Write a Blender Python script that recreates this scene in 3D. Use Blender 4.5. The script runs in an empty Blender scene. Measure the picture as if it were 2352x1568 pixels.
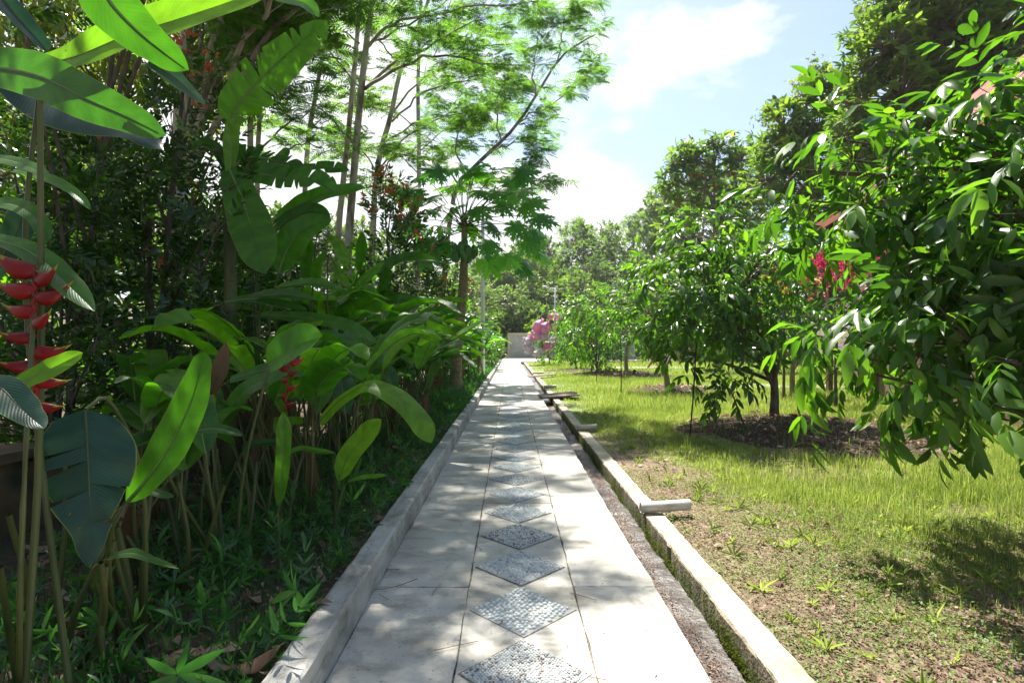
import bpy, math, random
import numpy as np
from mathutils import Vector
R = math.radians
sc = bpy.context.scene
COL = sc.collection
rng = np.random.default_rng(7)
random.seed(7)

# ------------------------------------------------------------------ camera
FP = 1292.0            # focal length in pixels of a 2352 px wide picture
CH = 1.4
cam = bpy.data.objects.new('camera', bpy.data.cameras.new('camera'))
COL.objects.link(cam); sc.camera = cam
cam.location = (0, 0, CH); cam.rotation_euler = (R(90), 0, 0)
cam.data.sensor_width = 36; cam.data.lens = 36 * FP / 2352
cam.data.shift_x = 4 / 2352; cam.data.shift_y = 9 / 2352
cam.data.clip_start = 0.05; cam.data.clip_end = 2000

def at(px, py, Y):
    return np.array([(px - 1172) / FP * Y, Y, CH - (py - 793) / FP * Y])
def gx(px, Y): return (px - 1172) / FP * Y

# ------------------------------------------------------------------ light
SV = Vector((-0.13, 0.62, 1.0)).normalized()
elev = math.asin(SV.z); az = math.atan2(SV.x, SV.y)
sun = bpy.data.objects.new('sun', bpy.data.lights.new('sun', 'SUN'))
COL.objects.link(sun)
sun.data.energy = 5.0; sun.data.angle = R(0.55); sun.data.color = (1, .95, .86)
sun.rotation_euler = (-SV).to_track_quat('-Z', 'Y').to_euler()
w = bpy.data.worlds.new('World'); sc.world = w; w.use_nodes = True
nt = w.node_tree; nt.nodes.clear()
def nd(nt, t, **k):
    n = nt.nodes.new(t)
    for a, b in k.items():
        if a.startswith('i_'):
            key = a[2:]
            key = int(key) if key.isdigit() else key.replace('_', ' ')
            n.inputs[key].default_value = b
        else: setattr(n, a, b)
    return n
def lk(nt, a, b): nt.links.new(a, b)
def ramp(nt, fac, stops, interp='LINEAR'):
    n = nt.nodes.new('ShaderNodeValToRGB'); cr = n.color_ramp; cr.interpolation = interp
    while len(cr.elements) < len(stops): cr.elements.new(.5)
    for e, (p, c) in zip(cr.elements, stops):
        e.position = p; e.color = tuple(c) + (1,) if len(c) == 3 else c
    if fac is not None: nt.links.new(fac, n.inputs[0])
    return n.outputs[0]
sky = nd(nt, 'ShaderNodeTexSky', sky_type='NISHITA', sun_disc=False, sun_elevation=elev, sun_rotation=az,
         air_density=1.0, dust_density=1.0, ozone_density=1.2)
tc = nd(nt, 'ShaderNodeTexCoord')
mp = nd(nt, 'ShaderNodeMapping'); mp.inputs['Scale'].default_value = (1, 1, 1.9); mp.inputs['Location'].default_value = (0.35, .1, .2)
lk(nt, tc.outputs['Generated'], mp.inputs[0])
n1 = nd(nt, 'ShaderNodeTexNoise', i_Scale=3.2, i_Detail=10.0, i_Roughness=.58); lk(nt, mp.outputs[0], n1.inputs['Vector'])
sx = nd(nt, 'ShaderNodeSeparateXYZ'); lk(nt, tc.outputs['Generated'], sx.inputs[0])
# fewer clouds to the right and high up, a bank of cloud low ahead
m1 = nd(nt, 'ShaderNodeMath', operation='MULTIPLY_ADD'); lk(nt, sx.outputs['X'], m1.inputs[0]); m1.inputs[1].default_value = -.36; m1.inputs[2].default_value = .155
m2 = nd(nt, 'ShaderNodeMath', operation='MULTIPLY_ADD'); lk(nt, sx.outputs['Z'], m2.inputs[0]); m2.inputs[1].default_value = -.36; lk(nt, m1.outputs[0], m2.inputs[2])
m3 = nd(nt, 'ShaderNodeMath', operation='ADD'); lk(nt, n1.outputs[0], m3.inputs[0]); lk(nt, m2.outputs[0], m3.inputs[1])
cl = ramp(nt, m3.outputs[0], [(.42, (.10, .10, .10)), (.54, (1, 1, 1))])
cc = ramp(nt, n1.outputs[0], [(.40, (5.0, 5.3, 5.5)), (.62, (6.2, 6.2, 6.1))])
gy = ramp(nt, sx.outputs['Y'], [(.0, (.55, .56, .6)), (.9, (1, 1, 1))])
gm_ = nd(nt, 'ShaderNodeMapRange'); lk(nt, sx.outputs['Y'], gm_.inputs['Value']); gm_.inputs['From Min'].default_value = -1.0; gm_.inputs['From Max'].default_value = .7
gy = ramp(nt, gm_.outputs[0], [(0, (.28, .29, .32)), (.55, (.5, .51, .53)), (1, (1, 1, 1))])
cm_ = nd(nt, 'ShaderNodeMix', data_type='RGBA', blend_type='MULTIPLY'); cm_.inputs[0].default_value = 1; lk(nt, cc, cm_.inputs[6]); lk(nt, gy, cm_.inputs[7]); cc = cm_.outputs[2]
mx = nd(nt, 'ShaderNodeMix', data_type='RGBA'); lk(nt, cl, mx.inputs[0]); lk(nt, sky.outputs[0], mx.inputs[6]); lk(nt, cc, mx.inputs[7])
bg = nd(nt, 'ShaderNodeBackground', i_Strength=.08); lk(nt, mx.outputs[2], bg.inputs[0])
wo = nd(nt, 'ShaderNodeOutputWorld'); lk(nt, bg.outputs[0], wo.inputs[0])
vs = sc.view_settings
vs.view_transform = 'Standard'; vs.look = 'None'; vs.gamma = 1; vs.use_curve_mapping = False
vs.exposure = 1.45
sc.cycles.max_bounces = 7; sc.cycles.diffuse_bounces = 3; sc.cycles.glossy_bounces = 2
sc.cycles.transmission_bounces = 4; sc.cycles.transparent_max_bounces = 4
sc.cycles.sample_clamp_indirect = 4

# ------------------------------------------------------------------ materials
def newmat(name):
    m = bpy.data.materials.new(name); m.use_nodes = True; m.node_tree.nodes.clear(); return m, m.node_tree
def foliage(name, stops, trans, rough=.4, tf=.42, spec=.5, veins=False):
    """leaf: colour differs from leaf to leaf (attribute rnd); thin, so light passes through it"""
    m, t = newmat(name)
    a = nd(t, 'ShaderNodeAttribute', attribute_name='rnd')
    c = ramp(t, a.outputs['Fac'], stops)
    p = nd(t, 'ShaderNodeBsdfPrincipled', i_Roughness=rough)
    p.inputs['Specular IOR Level'].default_value = spec
    tr = nd(t, 'ShaderNodeBsdfTranslucent')
    mul = nd(t, 'ShaderNodeMix', data_type='RGBA', blend_type='MULTIPLY'); mul.inputs[0].default_value = 1
    lk(t, c, mul.inputs[6]); mul.inputs[7].default_value = tuple(trans) + (1,)
    col = c; tcol = mul.outputs[2]
    if veins:
        uv = nd(t, 'ShaderNodeUVMap')
        sp = nd(t, 'ShaderNodeSeparateXYZ'); lk(t, uv.outputs[0], sp.inputs[0])
        ab = nd(t, 'ShaderNodeMath', operation='ABSOLUTE'); lk(t, sp.outputs['Y'], ab.inputs[0])
        ma = nd(t, 'ShaderNodeMath', operation='MULTIPLY_ADD'); lk(t, ab.outputs[0], ma.inputs[0]); ma.inputs[1].default_value = -.05; lk(t, sp.outputs['X'], ma.inputs[2])
        sc1 = nd(t, 'ShaderNodeMath', operation='MULTIPLY'); lk(t, ma.outputs[0], sc1.inputs[0]); sc1.inputs[1].default_value = 520
        sn = nd(t, 'ShaderNodeMath', operation='SINE'); lk(t, sc1.outputs[0], sn.inputs[0])
        nz = nd(t, 'ShaderNodeTexNoise', i_Scale=14.0, i_Detail=4.0)
        cmb = nd(t, 'ShaderNodeCombineXYZ'); lk(t, ma.outputs[0], cmb.inputs[0])
        s2 = nd(t, 'ShaderNodeMath', operation='MULTIPLY'); lk(t, sp.outputs['Y'], s2.inputs[0]); s2.inputs[1].default_value = .06; lk(t, s2.outputs[0], cmb.inputs[1])
        lk(t, cmb.outputs[0], nz.inputs['Vector'])
        va = ramp(t, nz.outputs[0], [(.3, (.72, .72, .72)), (.7, (1.2, 1.2, 1.2))])
        sv = ramp(t, sn.outputs[0], [(0, (.955, .955, .955)), (1, (1.02, 1.02, 1.02))])
        mA = nd(t, 'ShaderNodeMix', data_type='RGBA', blend_type='MULTIPLY'); mA.inputs[0].default_value = 1; lk(t, va, mA.inputs[6]); lk(t, sv, mA.inputs[7])
        n2 = nd(t, 'ShaderNodeTexNoise', i_Scale=9.0, i_Detail=5.0, i_Roughness=.7); tcc = nd(t, 'ShaderNodeTexCoord'); lk(t, tcc.outputs['Object'], n2.inputs['Vector'])
        sp2 = ramp(t, n2.outputs[0], [(.35, (.8, .85, .8)), (.65, (1.12, 1.08, 1.1))])
        mB = nd(t, 'ShaderNodeMix', data_type='RGBA', blend_type='MULTIPLY'); mB.inputs[0].default_value = 1; lk(t, mA.outputs[2], mB.inputs[6]); lk(t, sp2, mB.inputs[7])
        o = []
        for src in (c, tcol):
            q = nd(t, 'ShaderNodeMix', data_type='RGBA', blend_type='MULTIPLY'); q.inputs[0].default_value = 1; lk(t, src, q.inputs[6]); lk(t, mB.outputs[2], q.inputs[7]); o.append(q.outputs[2])
        n3 = nd(t, 'ShaderNodeTexNoise', i_Scale=38.0, i_Detail=3.0, i_Roughness=.5); lk(t, tcc.outputs['Object'], n3.inputs['Vector'])
        sf = ramp(t, n3.outputs[0], [(.70, (0, 0, 0)), (.74, (.85, .85, .85))])
        for z_ in (0, 1):
            q = nd(t, 'ShaderNodeMix', data_type='RGBA'); lk(t, sf, q.inputs[0]); lk(t, o[z_], q.inputs[6]); q.inputs[7].default_value = (.16, .11, .03, 1); o[z_] = q.outputs[2]
        # the yellowish margin of the blade
        eg = ramp(t, ab.outputs[0], [(.965, (0, 0, 0)), (.985, (1, 1, 1))])
        q = nd(t, 'ShaderNodeMix', data_type='RGBA'); lk(t, eg, q.inputs[0]); lk(t, o[0], q.inputs[6]); q.inputs[7].default_value = (.2, .24, .03, 1)
        col = q.outputs[2]; tcol = o[1]
        bp = nd(t, 'ShaderNodeBump', i_Strength=.12, i_Distance=.002); lk(t, sn.outputs[0], bp.inputs['Height'])
        lk(t, bp.outputs[0], p.inputs['Normal'])
    lk(t, col, p.inputs['Base Color']); lk(t, tcol, tr.inputs[0])
    mi = nd(t, 'ShaderNodeMixShader'); mi.inputs[0].default_value = tf
    lk(t, p.outputs[0], mi.inputs[1]); lk(t, tr.outputs[0], mi.inputs[2])
    o = nd(t, 'ShaderNodeOutputMaterial'); lk(t, mi.outputs[0], o.inputs[0])
    return m
def solid(name, stops, scale=8, rough=.8, bump=.3, stretch=(1, 1, 1), detail=6, bdist=.01, spec=.4, coord='Object', w2=None):
    m, t = newmat(name)
    tcn = nd(t, 'ShaderNodeTexCoord'); mpn = nd(t, 'ShaderNodeMapping'); mpn.inputs['Scale'].default_value = stretch
    lk(t, tcn.outputs[coord], mpn.inputs[0])
    n = nd(t, 'ShaderNodeTexNoise', i_Scale=scale, i_Detail=detail, i_Roughness=.62); lk(t, mpn.outputs[0], n.inputs['Vector'])
    c = ramp(t, n.outputs[0], stops)
    if w2:
        nb = nd(t, 'ShaderNodeTexNoise', i_Scale=w2[0], i_Detail=3.0); lk(t, mpn.outputs[0], nb.inputs['Vector'])
        f = ramp(t, nb.outputs[0], [(w2[1], (0, 0, 0)), (w2[2], (1, 1, 1))])
        q = nd(t, 'ShaderNodeMix', data_type='RGBA'); lk(t, f, q.inputs[0]); lk(t, c, q.inputs[6]); q.inputs[7].default_value = tuple(w2[3]) + (1,); c = q.outputs[2]
    p = nd(t, 'ShaderNodeBsdfPrincipled', i_Roughness=rough); p.inputs['Specular IOR Level'].default_value = spec
    lk(t, c, p.inputs['Base Color'])
    if bump:
        b = nd(t, 'ShaderNodeBump', i_Strength=bump, i_Distance=bdist); lk(t, n.outputs[0], b.inputs['Height']); lk(t, b.outputs[0], p.inputs['Normal'])
    o = nd(t, 'ShaderNodeOutputMaterial'); lk(t, p.outputs[0], o.inputs[0])
    return m

M = {}
M['helic'] = foliage('heliconia_leaf', [(0, (.024, .08, .014)), (.5, (.045, .135, .012)), (.85, (.08, .2, .012)), (1, (.12, .26, .02))], (2.9, 3.6, .7), .36, .42, .45, veins=True)
M['lime'] = foliage('young_heliconia_leaf', [(0, (.08, .20, .012)), (1, (.14, .28, .025))], (2.2, 2.5, .7), .45, .48, .35, veins=True)
M['deadleaf'] = foliage('dried_leaf', [(0, (.09, .05, .025)), (1, (.22, .15, .09))], (1.4, 1.3, 1.1), .7, .25, .3)
M['midrib'] = solid('leaf_midrib', [(.3, (.10, .17, .04)), (.7, (.16, .22, .07))], 6, .45, .1)
M['petiole'] = solid('heliconia_stalk', [(.3, (.03, .042, .014)), (.5, (.065, .085, .022)), (.62, (.09, .10, .03)), (.75, (.07, .045, .028))], 5, .5, .2, (1, 1, .3))
M['broad'] = foliage('orchard_leaf', [(0, (.018, .05, .010)), (.5, (.04, .105, .015)), (.9, (.10, .20, .022)), (.985, (.16, .24, .03)), (1, (.3, .24, .04))], (3.0, 3.2, .8), .34, .47, .6)
M['far'] = foliage('forest_leaf', [(0, (.045, .085, .03)), (.5, (.10, .16, .05)), (1, (.20, .27, .085))], (2.4, 2.7, 1.2), .45, .34, .5)
M['teak'] = foliage('tall_tree_leaf', [(0, (.035, .075, .022)), (.5, (.085, .145, .035)), (.95, (.17, .24, .055)), (1, (.35, .24, .04))], (3.0, 3.2, 1.2), .42, .36, .5)
M['silk'] = foliage('feathery_leaf', [(0, (.05, .12, .025)), (.5, (.085, .18, .035)), (1, (.14, .25, .05))], (2.5, 2.6, 1.2), .5, .5, .3)
M['silkfar'] = foliage('pale_feathery_leaf', [(0, (.06, .12, .03)), (1, (.13, .22, .05))], (2.3, 2.4, 1.2), .5, .5, .3)
M['papaya'] = foliage('papaya_leaf', [(0, (.035, .12, .025)), (.6, (.07, .20, .03)), (1, (.13, .28, .035))], (3.0, 3.5, .9), .42, .5, .5)
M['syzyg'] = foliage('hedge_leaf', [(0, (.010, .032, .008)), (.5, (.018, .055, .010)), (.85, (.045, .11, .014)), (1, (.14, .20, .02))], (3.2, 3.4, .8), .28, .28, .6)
M['redtip'] = foliage('red_young_leaf', [(0, (.40, .035, .02)), (.45, (.42, .10, .03)), (1, (.30, .24, .04))], (1.8, 1.4, 1.2), .4, .40, .4)
M['magenta'] = foliage('magenta_leaf', [(0, (.2, .01, .05)), (1, (.4, .03, .10))], (1.8, 1.2, 1.4), .5, .35, .3)
M['bamboo'] = foliage('bamboo_leaf', [(0, (.06, .12, .02)), (.5, (.13, .2, .03)), (1, (.28, .3, .05))], (2.4, 2.3, 1.2), .45, .42, .4)
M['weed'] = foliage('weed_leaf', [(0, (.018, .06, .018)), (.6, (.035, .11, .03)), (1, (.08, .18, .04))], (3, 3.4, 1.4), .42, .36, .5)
M['grass'] = foliage('grass_blade', [(0, (.13, .19, .04)), (.5, (.24, .31, .075)), (.86, (.36, .42, .14)), (1, (.48, .44, .24))], (1.7, 1.75, 1.0), .5, .40, .3)
M['creep'] = foliage('creeping_leaf', [(0, (.06, .13, .025)), (.6, (.14, .22, .045)), (1, (.26, .32, .09))], (2.2, 2.3, 1.2), .5, .35, .3)
M['litter'] = foliage('dry_litter', [(0, (.10, .05, .03)), (.4, (.22, .13, .085)), (.8, (.38, .26, .19)), (1, (.55, .45, .36))], (1.1, 1, .9), .75, .2, .3)
M['bract'] = foliage('red_bract', [(0, (.20, .004, .008)), (1, (.36, .010, .010))], (1.4, 1.0, 1), .4, .3, .5)
M['bractedge'] = foliage('yellow_bract_edge', [(0, (.34, .24, .02)), (1, (.30, .33, .05))], (1.4, 1.4, 1), .5, .3, .4)
M['silkbark'] = solid('pale_bark', [(.3, (.28, .25, .21)), (.55, (.42, .385, .335)), (.75, (.50, .47, .42))], 7, .85, .5, (1, 1, .5), w2=(3, .5, .62, (.16, .13, .10)))
M['bark'] = solid('dark_bark', [(.3, (.06, .045, .03)), (.55, (.12, .095, .07)), (.75, (.19, .16, .12))], 12, .9, .8, (1, 1, .35))
M['greybark'] = solid('grey_bark', [(.3, (.16, .13, .10)), (.6, (.28, .24, .19)), (.8, (.36, .33, .28))], 9, .9, .6, (1, 1, .4))
M['papbark'] = solid('papaya_bark', [(.3, (.13, .10, .055)), (.5, (.22, .18, .10)), (.72, (.36, .30, .20))], 14, .85, 1.0, (1, 1, 1.4), bdist=.02)
M['concx'] = solid('old_concrete', [(.28, (.30, .285, .25)), (.45, (.43, .415, .375)), (.7, (.52, .51, .475))], 2.3, .78, .15, detail=10, w2=(1.1, .55, .75, (.44, .38, .28)))
def concrete(name, lo, mid, hi, stain, grime, streak=(1, 1, 1), jt=True):
    m, t = newmat(name); tcn = nd(t, 'ShaderNodeTexCoord'); O_ = tcn.outputs['Object']
    def noise(s_, d_, ro=.6, st=None):
        n = nd(t, 'ShaderNodeTexNoise', i_Scale=float(s_), i_Detail=float(d_), i_Roughness=ro)
        if st:
            mp_ = nd(t, 'ShaderNodeMapping'); mp_.inputs['Scale'].default_value = st; lk(t, O_, mp_.inputs[0]); lk(t, mp_.outputs[0], n.inputs['Vector'])
        else: lk(t, O_, n.inputs['Vector'])
        return n.outputs[0]
    a = noise(1.7, 9, .62); c = ramp(t, a, [(.3, lo), (.48, mid), (.68, hi)])
    def over(c, f, colr, mode='MIX'):
        q = nd(t, 'ShaderNodeMix', data_type='RGBA', blend_type=mode); lk(t, f, q.inputs[0]); lk(t, c, q.inputs[6]); q.inputs[7].default_value = tuple(colr) + (1,); return q.outputs[2]
    c = over(c, ramp(t, noise(.9, 5), [(.54, (0, 0, 0)), (.72, (.75, .75, .75))]), stain)
    c = over(c, ramp(t, noise(3.2, 8, .72, streak), [(.50, (0, 0, 0)), (.68, (.7, .7, .7))]), grime)
    sp = noise(75, 3, .5); c = over(c, ramp(t, sp, [(.66, (0, 0, 0)), (.70, (.8, .8, .8))]), [x * .35 for x in grime])
    pt = noise(18, 8, .8); c = over(c, ramp(t, pt, [(.62, (0, 0, 0)), (.70, (.7, .7, .7))]), [x * .55 for x in grime])
    fine = noise(240, 3, .7); g = ramp(t, fine, [(.3, (.86, .86, .86)), (.7, (1.08, 1.08, 1.08))]); q = nd(t, 'ShaderNodeMix', data_type='RGBA', blend_type='MULTIPLY'); q.inputs[0].default_value = 1; lk(t, c, q.inputs[6]); lk(t, g, q.inputs[7]); c = q.outputs[2]
    p = nd(t, 'ShaderNodeBsdfPrincipled', i_Roughness=.8); lk(t, c, p.inputs['Base Color'])
    ad = nd(t, 'ShaderNodeMath', operation='ADD'); lk(t, pt, ad.inputs[0]); lk(t, fine, ad.inputs[1])
    b = nd(t, 'ShaderNodeBump', i_Strength=.35, i_Distance=.004); lk(t, ad.outputs[0], b.inputs['Height']); lk(t, b.outputs[0], p.inputs['Normal'])
    o = nd(t, 'ShaderNodeOutputMaterial'); lk(t, p.outputs[0], o.inputs[0]); return m
M['conc'] = concrete('path_concrete', (.31, .293, .25), (.465, .445, .39), (.58, .56, .50), (.46, .385, .27), (.19, .17, .13), (1, 2.2, 1))
M['kerb0'] = solid('kerb_concrete', [(.32, (.13, .125, .11)), (.46, (.32, .31, .28)), (.7, (.47, .46, .43))], 4.5, .75, .35, detail=9, w2=(2.2, .55, .7, (.20, .185, .15)))
M['kerb'] = concrete('kerb_concrete', (.20, .19, .165), (.40, .385, .35), (.54, .53, .49), (.24, .21, .16), (.075, .07, .055), (3, 1.4, 3))
M['joint'] = solid('joint_dirt', [(.35, (.04, .032, .024)), (.6, (.24, .21, .16))], 30, .95, .5)
M['soil'] = solid('soil', [(.3, (.045, .03, .02)), (.5, (.09, .06, .042)), (.72, (.17, .12, .09))], 22, .95, 1.0, detail=10, bdist=.03, w2=(1.3, .5, .62, (.06, .075, .025)))
M['mulch'] = solid('mulch', [(.3, (.025, .017, .012)), (.5, (.06, .04, .028)), (.72, (.14, .095, .07))], 35, .95, 1.0, detail=10, bdist=.04)
M['plank'] = solid('weathered_plank', [(.3, (.09, .06, .05)), (.5, (.19, .135, .115)), (.7, (.30, .23, .20))], 6, .8, .6, (3, 16, 3))
M['redwood'] = solid('red_stained_wood', [(.3, (.20, .06, .03)), (.7, (.36, .13, .07))], 9, .55, .3, (1, 1, .3))
M['wood'] = solid('old_wood', [(.3, (.10, .06, .035)), (.7, (.22, .14, .08))], 9, .8, .4, (.3, 4, 4))
M['pvc'] = solid('pvc_pipe', [(.3, (.38, .30, .22)), (.5, (.62, .58, .52)), (.7, (.72, .70, .66))], 9, .45, .1, (.6, 3, 3))
M['dark'] = solid('black_paint', [(.3, (.012, .012, .012)), (.7, (.03, .028, .025))], 10, .5, .1)
M['whitepaint'] = solid('white_paint', [(.3, (.55, .56, .56)), (.7, (.72, .73, .74))], 6, .5, .1)
M['wallp'] = solid('painted_wall', [(.3, (.38, .39, .37)), (.6, (.52, .53, .52))], 2, .85, .2, w2=(.8, .55, .75, (.33, .33, .28)))
M['coping'] = solid('cream_coping', [(.3, (.52, .48, .33)), (.7, (.62, .58, .42))], 4, .8, .1)
M['tanwall'] = solid('tan_wall', [(.3, (.10, .065, .035)), (.6, (.19, .125, .065))], 3, .9, .3, w2=(2, .5, .65, (.05, .05, .03)))
M['reed'] = solid('reed', [(.3, (.28, .19, .12)), (.7, (.45, .34, .24))], 4, .9, .4, (40, 40, 1))
M['fruit'] = solid('papaya_skin', [(.3, (.05, .13, .03)), (.7, (.09, .2, .05))], 6, .4, .1)
M['hcream'] = solid('tan_render', [(.3, (.12, .085, .06)), (.7, (.18, .13, .09))], 3, .9, .1)
M['fascia'] = solid('red_fascia', [(.3, (.25, .06, .035)), (.7, (.38, .11, .07))], 5, .6, .1)
M['wet'] = solid('wet_silt', [(.3, (.010, .008, .006)), (.5, (.028, .020, .014)), (.7, (.06, .043, .032))], 26, .45, .8, detail=9, bdist=.012, spec=.6)
M['lipconc'] = concrete('gutter_concrete', (.30, .25, .16), (.45, .39, .28), (.55, .50, .39), (.38, .30, .17), (.15, .12, .07))
M['bag_pink'] = foliage('pink_net', [(0, (.66, .24, .46)), (1, (.76, .42, .60))], (1.1, 1, 1.05), .5, .4, .3)
M['bag_white'] = foliage('white_net', [(0, (.55, .46, .56)), (1, (.68, .64, .70))], (1.05, 1, 1.05), .5, .4, .3)

# gutter wall face: moss low, bare concrete high
m, t = newmat('mossy_concrete'); M['mossy'] = m
tcn = nd(t, 'ShaderNodeTexCoord'); n = nd(t, 'ShaderNodeTexNoise', i_Scale=7.0, i_Detail=8.0, i_Roughness=.7); lk(t, tcn.outputs['Object'], n.inputs['Vector'])
s = nd(t, 'ShaderNodeSeparateXYZ'); lk(t, tcn.outputs['Object'], s.inputs[0])
a1 = nd(t, 'ShaderNodeMath', operation='MULTIPLY_ADD'); lk(t, s.outputs['Z'], a1.inputs[0]); a1.inputs[1].default_value = -2.6; nl = nd(t, 'ShaderNodeTexNoise', i_Scale=3.5, i_Detail=6.0, i_Roughness=.65); lk(t, tcn.outputs['Object'], nl.inputs['Vector']); lk(t, nl.outputs[0], a1.inputs[2])
f = ramp(t, a1.outputs[0], [(.62, (0, 0, 0)), (.80, (1, 1, 1))])
c1 = ramp(t, n.outputs[0], [(.3, (.12, .10, .06)), (.7, (.34, .30, .21))]); n2 = nd(t, 'ShaderNodeTexNoise', i_Scale=60.0, i_Detail=4.0); lk(t, tcn.outputs['Object'], n2.inputs['Vector'])
c2 = ramp(t, n2.outputs[0], [(.3, (.035, .05, .012)), (.7, (.16, .2, .03))])
q = nd(t, 'ShaderNodeMix', data_type='RGBA'); lk(t, f, q.inputs[0]); lk(t, c1, q.inputs[6]); lk(t, c2, q.inputs[7])
p = nd(t, 'ShaderNodeBsdfPrincipled', i_Roughness=.9); lk(t, q.outputs[2], p.inputs['Base Color'])
b = nd(t, 'ShaderNodeBump', i_Strength=.8, i_Distance=.02); lk(t, n2.outputs[0], b.inputs['Height']); lk(t, b.outputs[0], p.inputs['Normal'])
o = nd(t, 'ShaderNodeOutputMaterial'); lk(t, p.outputs[0], o.inputs[0])

# lawn soil: brown earth with mossy green patches (greener away from the path)
m, t = newmat('lawn_earth'); M['lawn'] = m
tcn = nd(t, 'ShaderNodeTexCoord')
n = nd(t, 'ShaderNodeTexNoise', i_Scale=28.0, i_Detail=9.0, i_Roughness=.75); lk(t, tcn.outputs['Object'], n.inputs['Vector'])
n2 = nd(t, 'ShaderNodeTexNoise', i_Scale=.9, i_Detail=5.0, i_Roughness=.6); lk(t, tcn.outputs['Object'], n2.inputs['Vector'])
ea = ramp(t, n.outputs[0], [(.36, (.05, .03, .022)), (.5, (.20, .13, .095)), (.64, (.42, .32, .25))])
gr = ramp(t, n.outputs[0], [(.34, (.05, .07, .02)), (.5, (.17, .22, .05)), (.66, (.34, .38, .13))])
s = nd(t, 'ShaderNodeSeparateXYZ'); lk(t, tcn.outputs['Object'], s.inputs[0])
a1 = nd(t, 'ShaderNodeMath', operation='MULTIPLY_ADD'); lk(t, s.outputs['Y'], a1.inputs[0]); a1.inputs[1].default_value = .028; lk(t, n2.outputs[0], a1.inputs[2])
f = ramp(t, a1.outputs[0], [(.56, (0, 0, 0)), (.86, (1, 1, 1))])
q = nd(t, 'ShaderNodeMix', data_type='RGBA'); lk(t, f, q.inputs[0]); lk(t, ea, q.inputs[6]); lk(t, gr, q.inputs[7])
p = nd(t, 'ShaderNodeBsdfPrincipled', i_Roughness=.95); lk(t, q.outputs[2], p.inputs['Base Color'])
b = nd(t, 'ShaderNodeBump', i_Strength=.9, i_Distance=.03); lk(t, n.outputs[0], b.inputs['Height']); lk(t, b.outputs[0], p.inputs['Normal'])
o = nd(t, 'ShaderNodeOutputMaterial'); lk(t, p.outputs[0], o.inputs[0])

# pebble mosaic, coarse white stones / fine mixed stones
def pebble(name, scale, pal, grout):
    m, t = newmat(name)
    tcn = nd(t, 'ShaderNodeTexCoord')
    nz = nd(t, 'ShaderNodeTexNoise', i_Scale=9.0); lk(t, tcn.outputs['Object'], nz.inputs['Vector'])
    ad = nd(t, 'ShaderNodeMix', data_type='RGBA', blend_type='LINEAR_LIGHT'); ad.inputs[0].default_value = .012; lk(t, tcn.outputs['Object'], ad.inputs[6]); lk(t, nz.outputs['Color'], ad.inputs[7])
    mpn = nd(t, 'ShaderNodeMapping'); mpn.inputs['Scale'].default_value = (.85, 1.2, 0); mpn.inputs['Rotation'].default_value = (0, 0, .5); lk(t, ad.outputs[2], mpn.inputs[0])
    v = nd(t, 'ShaderNodeTexVoronoi', feature='DISTANCE_TO_EDGE', i_Scale=scale); lk(t, mpn.outputs[0], v.inputs['Vector'])
    v2 = nd(t, 'ShaderNodeTexVoronoi', i_Scale=scale); lk(t, mpn.outputs[0], v2.inputs['Vector'])
    for x in (v, v2): x.inputs['Randomness'].default_value = .8
    sep = nd(t, 'ShaderNodeSeparateColor'); lk(t, v2.outputs['Color'], sep.inputs[0])
    pc = ramp(t, sep.outputs[0], pal, 'CONSTANT')
    f = ramp(t, v.outputs['Distance'], [(.07, (0, 0, 0)), (.13, (1, 1, 1))])
    q = nd(t, 'ShaderNodeMix', data_type='RGBA'); lk(t, f, q.inputs[0]); q.inputs[6].default_value = tuple(grout) + (1,); lk(t, pc, q.inputs[7])
    p = nd(t, 'ShaderNodeBsdfPrincipled', i_Roughness=.5); lk(t, q.outputs[2], p.inputs['Base Color'])
    h = ramp(t, v.outputs['Distance'], [(.05, (0, 0, 0)), (.35, (1, 1, 1))])
    b = nd(t, 'ShaderNodeBump', i_Strength=.7, i_Distance=.006); lk(t, h, b.inputs['Height']); lk(t, b.outputs[0], p.inputs['Normal'])
    o = nd(t, 'ShaderNodeOutputMaterial'); lk(t, p.outputs[0], o.inputs[0]); return m
W_ = (.62, .64, .62); W2 = (.5, .53, .52)
M['peb_big'] = pebble('white_pebbles', 30, [(0, W_), (.4, W2), (.75, (.66, .67, .64))], (.13, .16, .17))
M['peb_mid'] = pebble('small_white_pebbles', 40, [(0, W2), (.5, (.42, .46, .46)), (.8, W_)], (.13, .15, .16))
M['peb_fine'] = pebble('mixed_fine_pebbles', 58, [(0, W2), (.35, W_), (.6, (.06, .075, .08)), (.8, (.30, .33, .33)), (.92, (.25, .16, .13))], (.15, .17, .18))

M['grout'] = solid('grout', [(.3, (.29, .30, .29)), (.7, (.40, .405, .385))], 40, .8, .3)
def stone(name, pal):
    m, t = newmat(name); a = nd(t, 'ShaderNodeAttribute', attribute_name='rnd'); c = ramp(t, a.outputs['Fac'], pal, 'CONSTANT'); p = nd(t, 'ShaderNodeBsdfPrincipled', i_Roughness=.45)
    lk(t, c, p.inputs['Base Color']); o = nd(t, 'ShaderNodeOutputMaterial'); lk(t, p.outputs[0], o.inputs[0]); return m
M['stone_peb_big'] = stone('white_stones', [(0, (.62, .65, .62)), (.35, (.54, .58, .56)), (.7, (.68, .69, .65)), (.93, (.46, .50, .49))])
M['stone_peb_mid'] = stone('white_small_stones', [(0, (.56, .58, .57)), (.4, (.45, .49, .49)), (.7, (.62, .63, .61)), (.92, (.30, .34, .36))])
M['stone_peb_fine'] = stone('mixed_stones', [(0, (.54, .57, .56)), (.34, (.42, .44, .43)), (.64, (.14, .155, .16)), (.74, (.60, .61, .58)), (.90, (.24, .16, .13))])
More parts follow.
